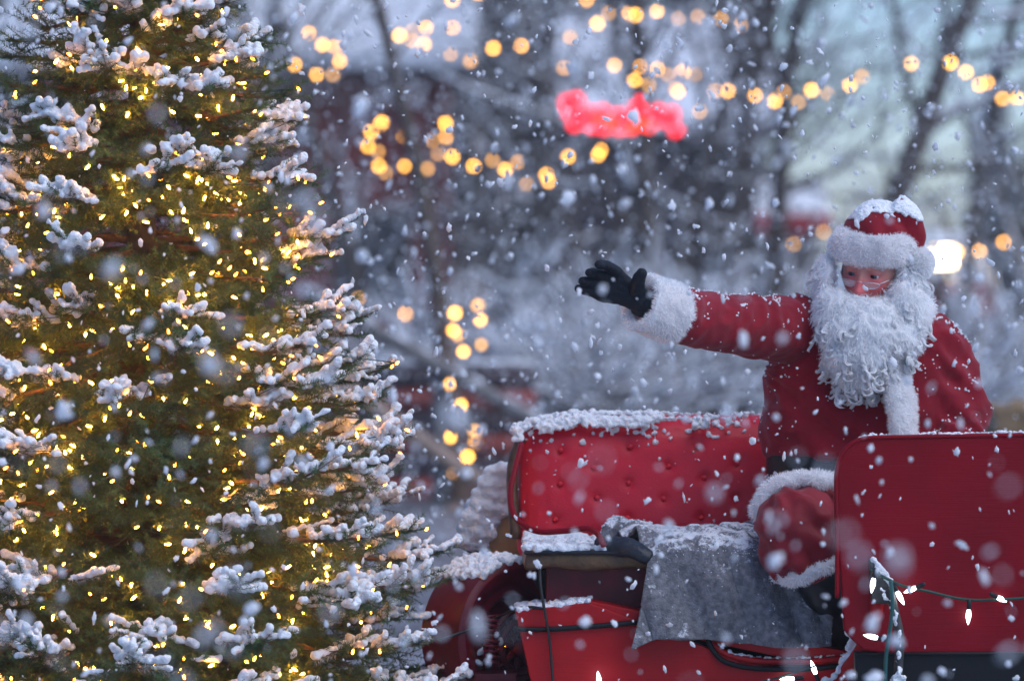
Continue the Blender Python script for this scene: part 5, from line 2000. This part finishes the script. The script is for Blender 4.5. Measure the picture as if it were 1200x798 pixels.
# ---- market stalls far right
def stall(px0, px1, py_top, dist, m, label):
    a, b = D(px0, py_top, dist), D(px1, py_top, dist)
    h = a[2]
    o = empty("market_stall", ((a[0] + b[0]) / 2, a[1], 0), label, "stall")
    for x_ in (a[0] + 0.08, b[0] - 0.08):
        for y_ in (0, 1.6):
            MB().tube(np.array([(x_, a[1] + y_, -0.1), (x_, a[1] + y_, h)]), 0.05, 8).build("post", M['grey'], o)
    MB().box((a[0], a[1] - 0.02, 0.0), (b[0], a[1] + 0.5, 0.95)).build("counter", M['dark'], o, smooth=False)
    MB().box((a[0], a[1] + 1.70, 0.0), (b[0], a[1] + 1.74, h)).build("back_wall", M['dark'], o, smooth=False)
    s_ = MB().prism([(a[0] - .15, a[1] - .5, h - .38), (a[0] - .15, a[1] + .9, h + .25), (a[0] - .15, a[1] + 1.9, h - .1), (a[0] - .15, a[1] + 1.9, h - .16), (a[0] - .15, a[1] + .9, h + .19), (a[0] - .15, a[1] - .5, h - .44)], (b[0] - a[0] + .3, 0, 0))
    aw = s_.build("awning", m, o, smooth=False, fix=True)
    va = MB()
    n_ = 10
    for k_ in range(n_):
        x_ = lerp(a[0] - .15, b[0] + .15, k_ / n_)
        x2 = lerp(a[0] - .15, b[0] + .15, (k_ + 1) / n_) - 0.01
        va.prism([(x_, a[1] - .515, h - .40), (x2, a[1] - .515, h - .40), (x2, a[1] - .515, h - .62), ((x_ + x2) / 2, a[1] - .515, h - .70), (x_, a[1] - .515, h - .62)], (0, 0.01, 0))
    va.build("valance", m, aw, smooth=False, fix=True)
    sn = [(a[0] - .12, a[1] - .30, h - .28), (a[0] - .12, a[1] + .9, h + .26), (a[0] - .12, a[1] + 1.8, h - .06), (a[0] - .12, a[1] + 1.7, h + .12), (a[0] - .12, a[1] + .9, h + .42), (a[0] - .12, a[1] - .2, h - .10)]
    MB().prism(sn, (b[0] - a[0] + .24, 0, 0)).build("snow_cover", M['bsnow'], aw, smooth=False, bevel=0.05, fix=True)
    return o


stall(1062, 1146, 308, 50, M['awning'], "stall with a pink-red awning under the bright lantern, right of the man's beard")
stall(858, 962, 235, 72, M['awning'], "red-awninged stall far off between the raised arm and the cap")
stall(778, 816, 240, 66, M['orange'], "small stall with an orange-red awning above the black glove")
# ---- lantern
lp = D(1106, 301, 44)
la = empty("lantern", (lp[0], lp[1], 0), "bright square lantern on a post, just right of the cap's pompom", "lantern")
MB().tube(np.array([(lp[0], lp[1], -0.1), (lp[0], lp[1], lp[2] - 0.16)]), 0.035, 10).build("post", M['iron'], la)
MB().box((lp[0] - 0.115, lp[1] - 0.115, lp[2] - 0.11), (lp[0] + 0.115, lp[1] + 0.115, lp[2] + 0.11)).build("lamp_glass", M['lantern'], la, smooth=False, bevel=0.02)
fr_ = MB().box((lp[0] - 0.15, lp[1] - 0.15, lp[2] + 0.113), (lp[0] + 0.15, lp[1] + 0.15, lp[2] + 0.15))
fr_.box((lp[0] - 0.13, lp[1] - 0.13, lp[2] - 0.155), (lp[0] + 0.13, lp[1] + 0.13, lp[2] - 0.113))
fr_.build("frame", M['iron'], la, smooth=False, bevel=0.01)
# ---- hay bale behind the dashboard at the right edge
hb0 = D(1190, 500, 20)
hay = MB().box((hb0[0] - 0.12, hb0[1], 0.0), (hb0[0] + 0.95, hb0[1] + 0.5, 1.02))
hay_me = remesh(hay, 0.03, 4)
V, N = get_co(hay_me), get_no(hay_me)
set_co(hay_me, V + N * (0.03 * fbm(V * 9, 3, 3))[:, None])
tag(link("straw_heap", hay_me, M['straw']), "brown heap of straw at the right edge behind the dashboard", "straw heap")

# ---- festoons of warm bulbs
fest_me = MB().balls([(0, 0, 0)], 0.0215, 2).mesh("bulb")
fest_me.materials.append(M['festoon'])
fest_dim = MB().balls([(0, 0, 0)], 0.0205, 2).mesh("bulb")
fest_dim.materials.append(M['festoon_dim'])
F1 = [(345, 76), (371, 88), (398, 72), (393, 55), (378, 53), (362, 39), (390, 88, 1), (468, 42), (482, 47), (483, 37, 1), (499, 33), (497, 52), (530, 33), (528, 64, 1), (551, 72, 1), (578, 57), (611, 54), (668, 44, 1)]
F2 = [(389, 359), (431, 172), (435, 155), (447, 144), (443, 178, 1), (444, 195), (452, 203, 1), (474, 195), (480, 185, 1), (474, 160), (501, 198, 1), (513, 180, 1), (507, 165, 1), (522, 145), (523, 161), (530, 184), (555, 195), (577, 188, 1), (592, 199), (607, 190, 1), (617, 216, 1), (640, 205), (643, 213), (666, 184), (701, 182), (704, 176)]
F3 = [(530, 0), (560, -8), (640, -20), (688, 0), (700, 28), (713, 16, 1), (737, 16), (745, 18), (770, 14), (795, 22, 1), (818, 20, 1), (845, 22, 1), (868, 30, 1)]
F4 = [(661, 80, 1), (720, 77), (744, 94), (750, 78), (760, 100, 1), (770, 81), (783, 88, 1), (795, 108), (792, 105, 1), (800, 85), (815, 88, 1), (820, 131, 1), (838, 107, 1), (853, 107), (885, 112), (908, 119), (919, 108, 1), (936, 120, 1), (951, 106), (970, 110, 1), (996, 100), (1010, 90, 1), (1068, 75), (1114, 74), (1132, 85), (1157, 97), (1148, 100), (1175, 116), (1192, 116), (1215, 120)]
F5 = [(1122, 295), (1148, 294), (1176, 284), (1212, 275)]
F6 = [(930, 286, 1), (965, 272, 1), (1000, 262, 1)]
F7 = [(533, 367), (563, 375), (560, 358, 1), (531, 387), (537, 393, 1), (543, 412), (564, 404, 1), (525, 450), (520, 468, 1), (556, 447), (541, 474), (556, 505, 1), (527, 512), (557, 518, 1), (548, 535), (532, 552), (515, 538, 1), (550, 555, 1)]
F8 = [(475, 368), (414, 368, 1), (420, 350, 1)]
for pts, dist, lab, wind in (
        (F1, 34, "festoon of warm bulbs looping across the upper left, over the cabin", 0),
        (F2, 35, "festoon of warm bulbs dipping across the middle, left of the red sign", 0),
        (F3, 35, "festoon of warm bulbs along the top edge above the red sign", 0),
        (F4, 35, "long festoon of warm bulbs from the red sign to the right edge", 0),
        (F5, 37, "short festoon of warm bulbs beside the bright lantern", 0),
        (F6, 40, "short dim festoon of bulbs left of the man's cap", 0),
        (F7, 26.9, "warm bulbs wound up the tree trunk between fir and buttoned seat", 1),
        (F8, 36, "few warm bulbs hanging low beside the fir, left of the wound trunk", 0)):
    P0 = D(*pts[0][:2], dist)
    fo = empty("string_lights", tuple(P0), lab, "string lights", "festoons of warm bulbs behind")
    W3 = []
    for k_, it in enumerate(pts):
        p = D(it[0], it[1], dist + (g.uniform(-1.5, 1.5) if not wind else g.uniform(-0.20, -0.05)))
        W3.append(p)
        b = link("bulb", fest_dim if len(it) > 2 else fest_me, None, fo)
        b.location = tuple(p)
        s_ = g.uniform(0.85, 1.15)
        b.scale = (s_, s_, s_)
    wr_ = MB()
    pl = []
    for a, b in zip(W3[:-1], W3[1:]):
        m_ = (a + b) / 2 - np.array((0, 0, 0.02))
        pl += [a + np.array((0, 0, .045)), m_ + np.array((0, 0, .045))]
    pl.append(W3[-1] + np.array((0, 0, .045)))
    wr_.tube(np.array(pl), 0.006, 4, cap=False)
    wr_.build("wire", M['black_wire'], fo)

# ---- red neon sign, its glow built up from a cluster of stand-in lamps
rl = MB().balls([(0, 0, 0)], 0.055, 2).mesh("lamp")
rl.materials.append(M['red_lamp'])
rh = MB().balls([(0, 0, 0)], 0.055, 2).mesh("lamp")
rh.materials.append(M['red_lamp_hot'])
rg_ = empty("red_sign", tuple(D(727, 138, 34)), "glowing red sign among the bare trees, formed by stand-in red lamps", "sign")
rp_ = []
for k_, (x, y) in enumerate([(664, 120), (672, 119), (676, 117), (665, 130), (674, 133), (673, 146), (682, 142), (690, 132), (694, 148), (701, 140), (706, 131), (708, 150), (716, 144), (722, 136), (726, 150), (731, 142), (736, 134), (742, 129), (740, 149), (748, 143), (754, 133), (760, 147), (766, 137), (772, 131), (778, 141), (788, 133), (787, 141), (790, 156), (796, 153), (750, 118)]):
    p = D(x, y, 34 + g.uniform(-0.25, 0.25))
    rp_.append(p)
    b = link("lamp", rh if k_ in (9, 12, 18, 19, 21) else rl, None, rg_)
    b.location = tuple(p)
    if k_ in (27, 28, 29):
        b.scale = (0.6, 0.6, 0.6)
MB().tube(np.array(sorted([tuple(p + np.array((0, 0.1, 0.06))) for p in rp_])), 0.007, 4, cap=False).build("wire", M['black_wire'], rg_)

# ---- the falling snow: loose flakes through the air, too many to count
def flakes(n, d0, d1, sizes, seed, sub_=0):
    q = np.random.default_rng(seed)
    # even density in a wedge wider than the view
    u = q.random(n)
    d = (d0 ** 3 + u * (d1 ** 3 - d0 ** 3)) ** (1 / 3)
    X = (q.random(n) - 0.5) * (0.30 * d)
    Z = CAM_Z - 0.022 * d + (q.random(n) - 0.5) * 0.21 * d
    T = np.stack([X, d + CAM_Y, Z], -1)
    ok = Z > 0.02
    T = T[ok]
    m_ = len(T)
    PV, PF = ICO[sub_]
    nv_ = len(PV)
    sz = np.clip(q.lognormal(math.log(sizes[0]), sizes[1], m_), 0.0015, sizes[2]) * 0.5
    A = q.normal(size=(m_, 3, 3))
    A, _ = np.linalg.qr(A)
    st_ = np.stack([np.ones(m_), q.uniform(0.45, 1.0, m_), q.uniform(0.25, 0.6, m_)], -1)
    MX = A * st_[:, None, :] * sz[:, None, None]
    V = np.einsum('nij,nkj->nki', MX, PV[None] * q.uniform(0.45, 1.25, (m_, nv_, 1)))
    V[:, :, 2] *= 1.25                      # stretched a little by the fall
    V += T[:, None, :]
    F = PF[None] + (np.arange(m_) * nv_)[:, None, None]
    return V.reshape(-1, 3), F.reshape(-1, 3)


fl = MB()
fl.add(*flakes(720, 4.2, 9.2, (0.0140, 0.45, 0.036), 17, 1))
fl.add(*flakes(3000, 9.2, 13.0, (0.0112, 0.45, 0.028), 2, 1))
fl.add(*flakes(15000, 12.6, 30.0, (0.0180, 0.42, 0.040), 3))
fo = fl.build("falling_snow", M['flake'], None, smooth=True)
tag(fo, "snowflakes drifting down through the air", "snow", kind="stuff")
# ------------------------------------------------------------------ the snow-filled air
hz = bpy.data.materials.new("snow_haze")
hz.use_nodes = True
nt = hz.node_tree
nt.nodes.remove(nt.nodes["Principled BSDF"])
pv = nt.nodes.new("ShaderNodeVolumePrincipled")
pv.inputs["Color"].default_value = (0.86, 0.91, 0.97, 1)
pv.inputs["Density"].default_value = 0.0012
nt.links.new(pv.outputs[0], nt.nodes["Material Output"].inputs["Volume"])
ho = MB().box((-60, -14, -1.8), (60, 135, 16)).build("haze", hz, None, smooth=False)
tag(ho, "pale veil of snow-filled air over the whole park", "haze", kind="stuff")
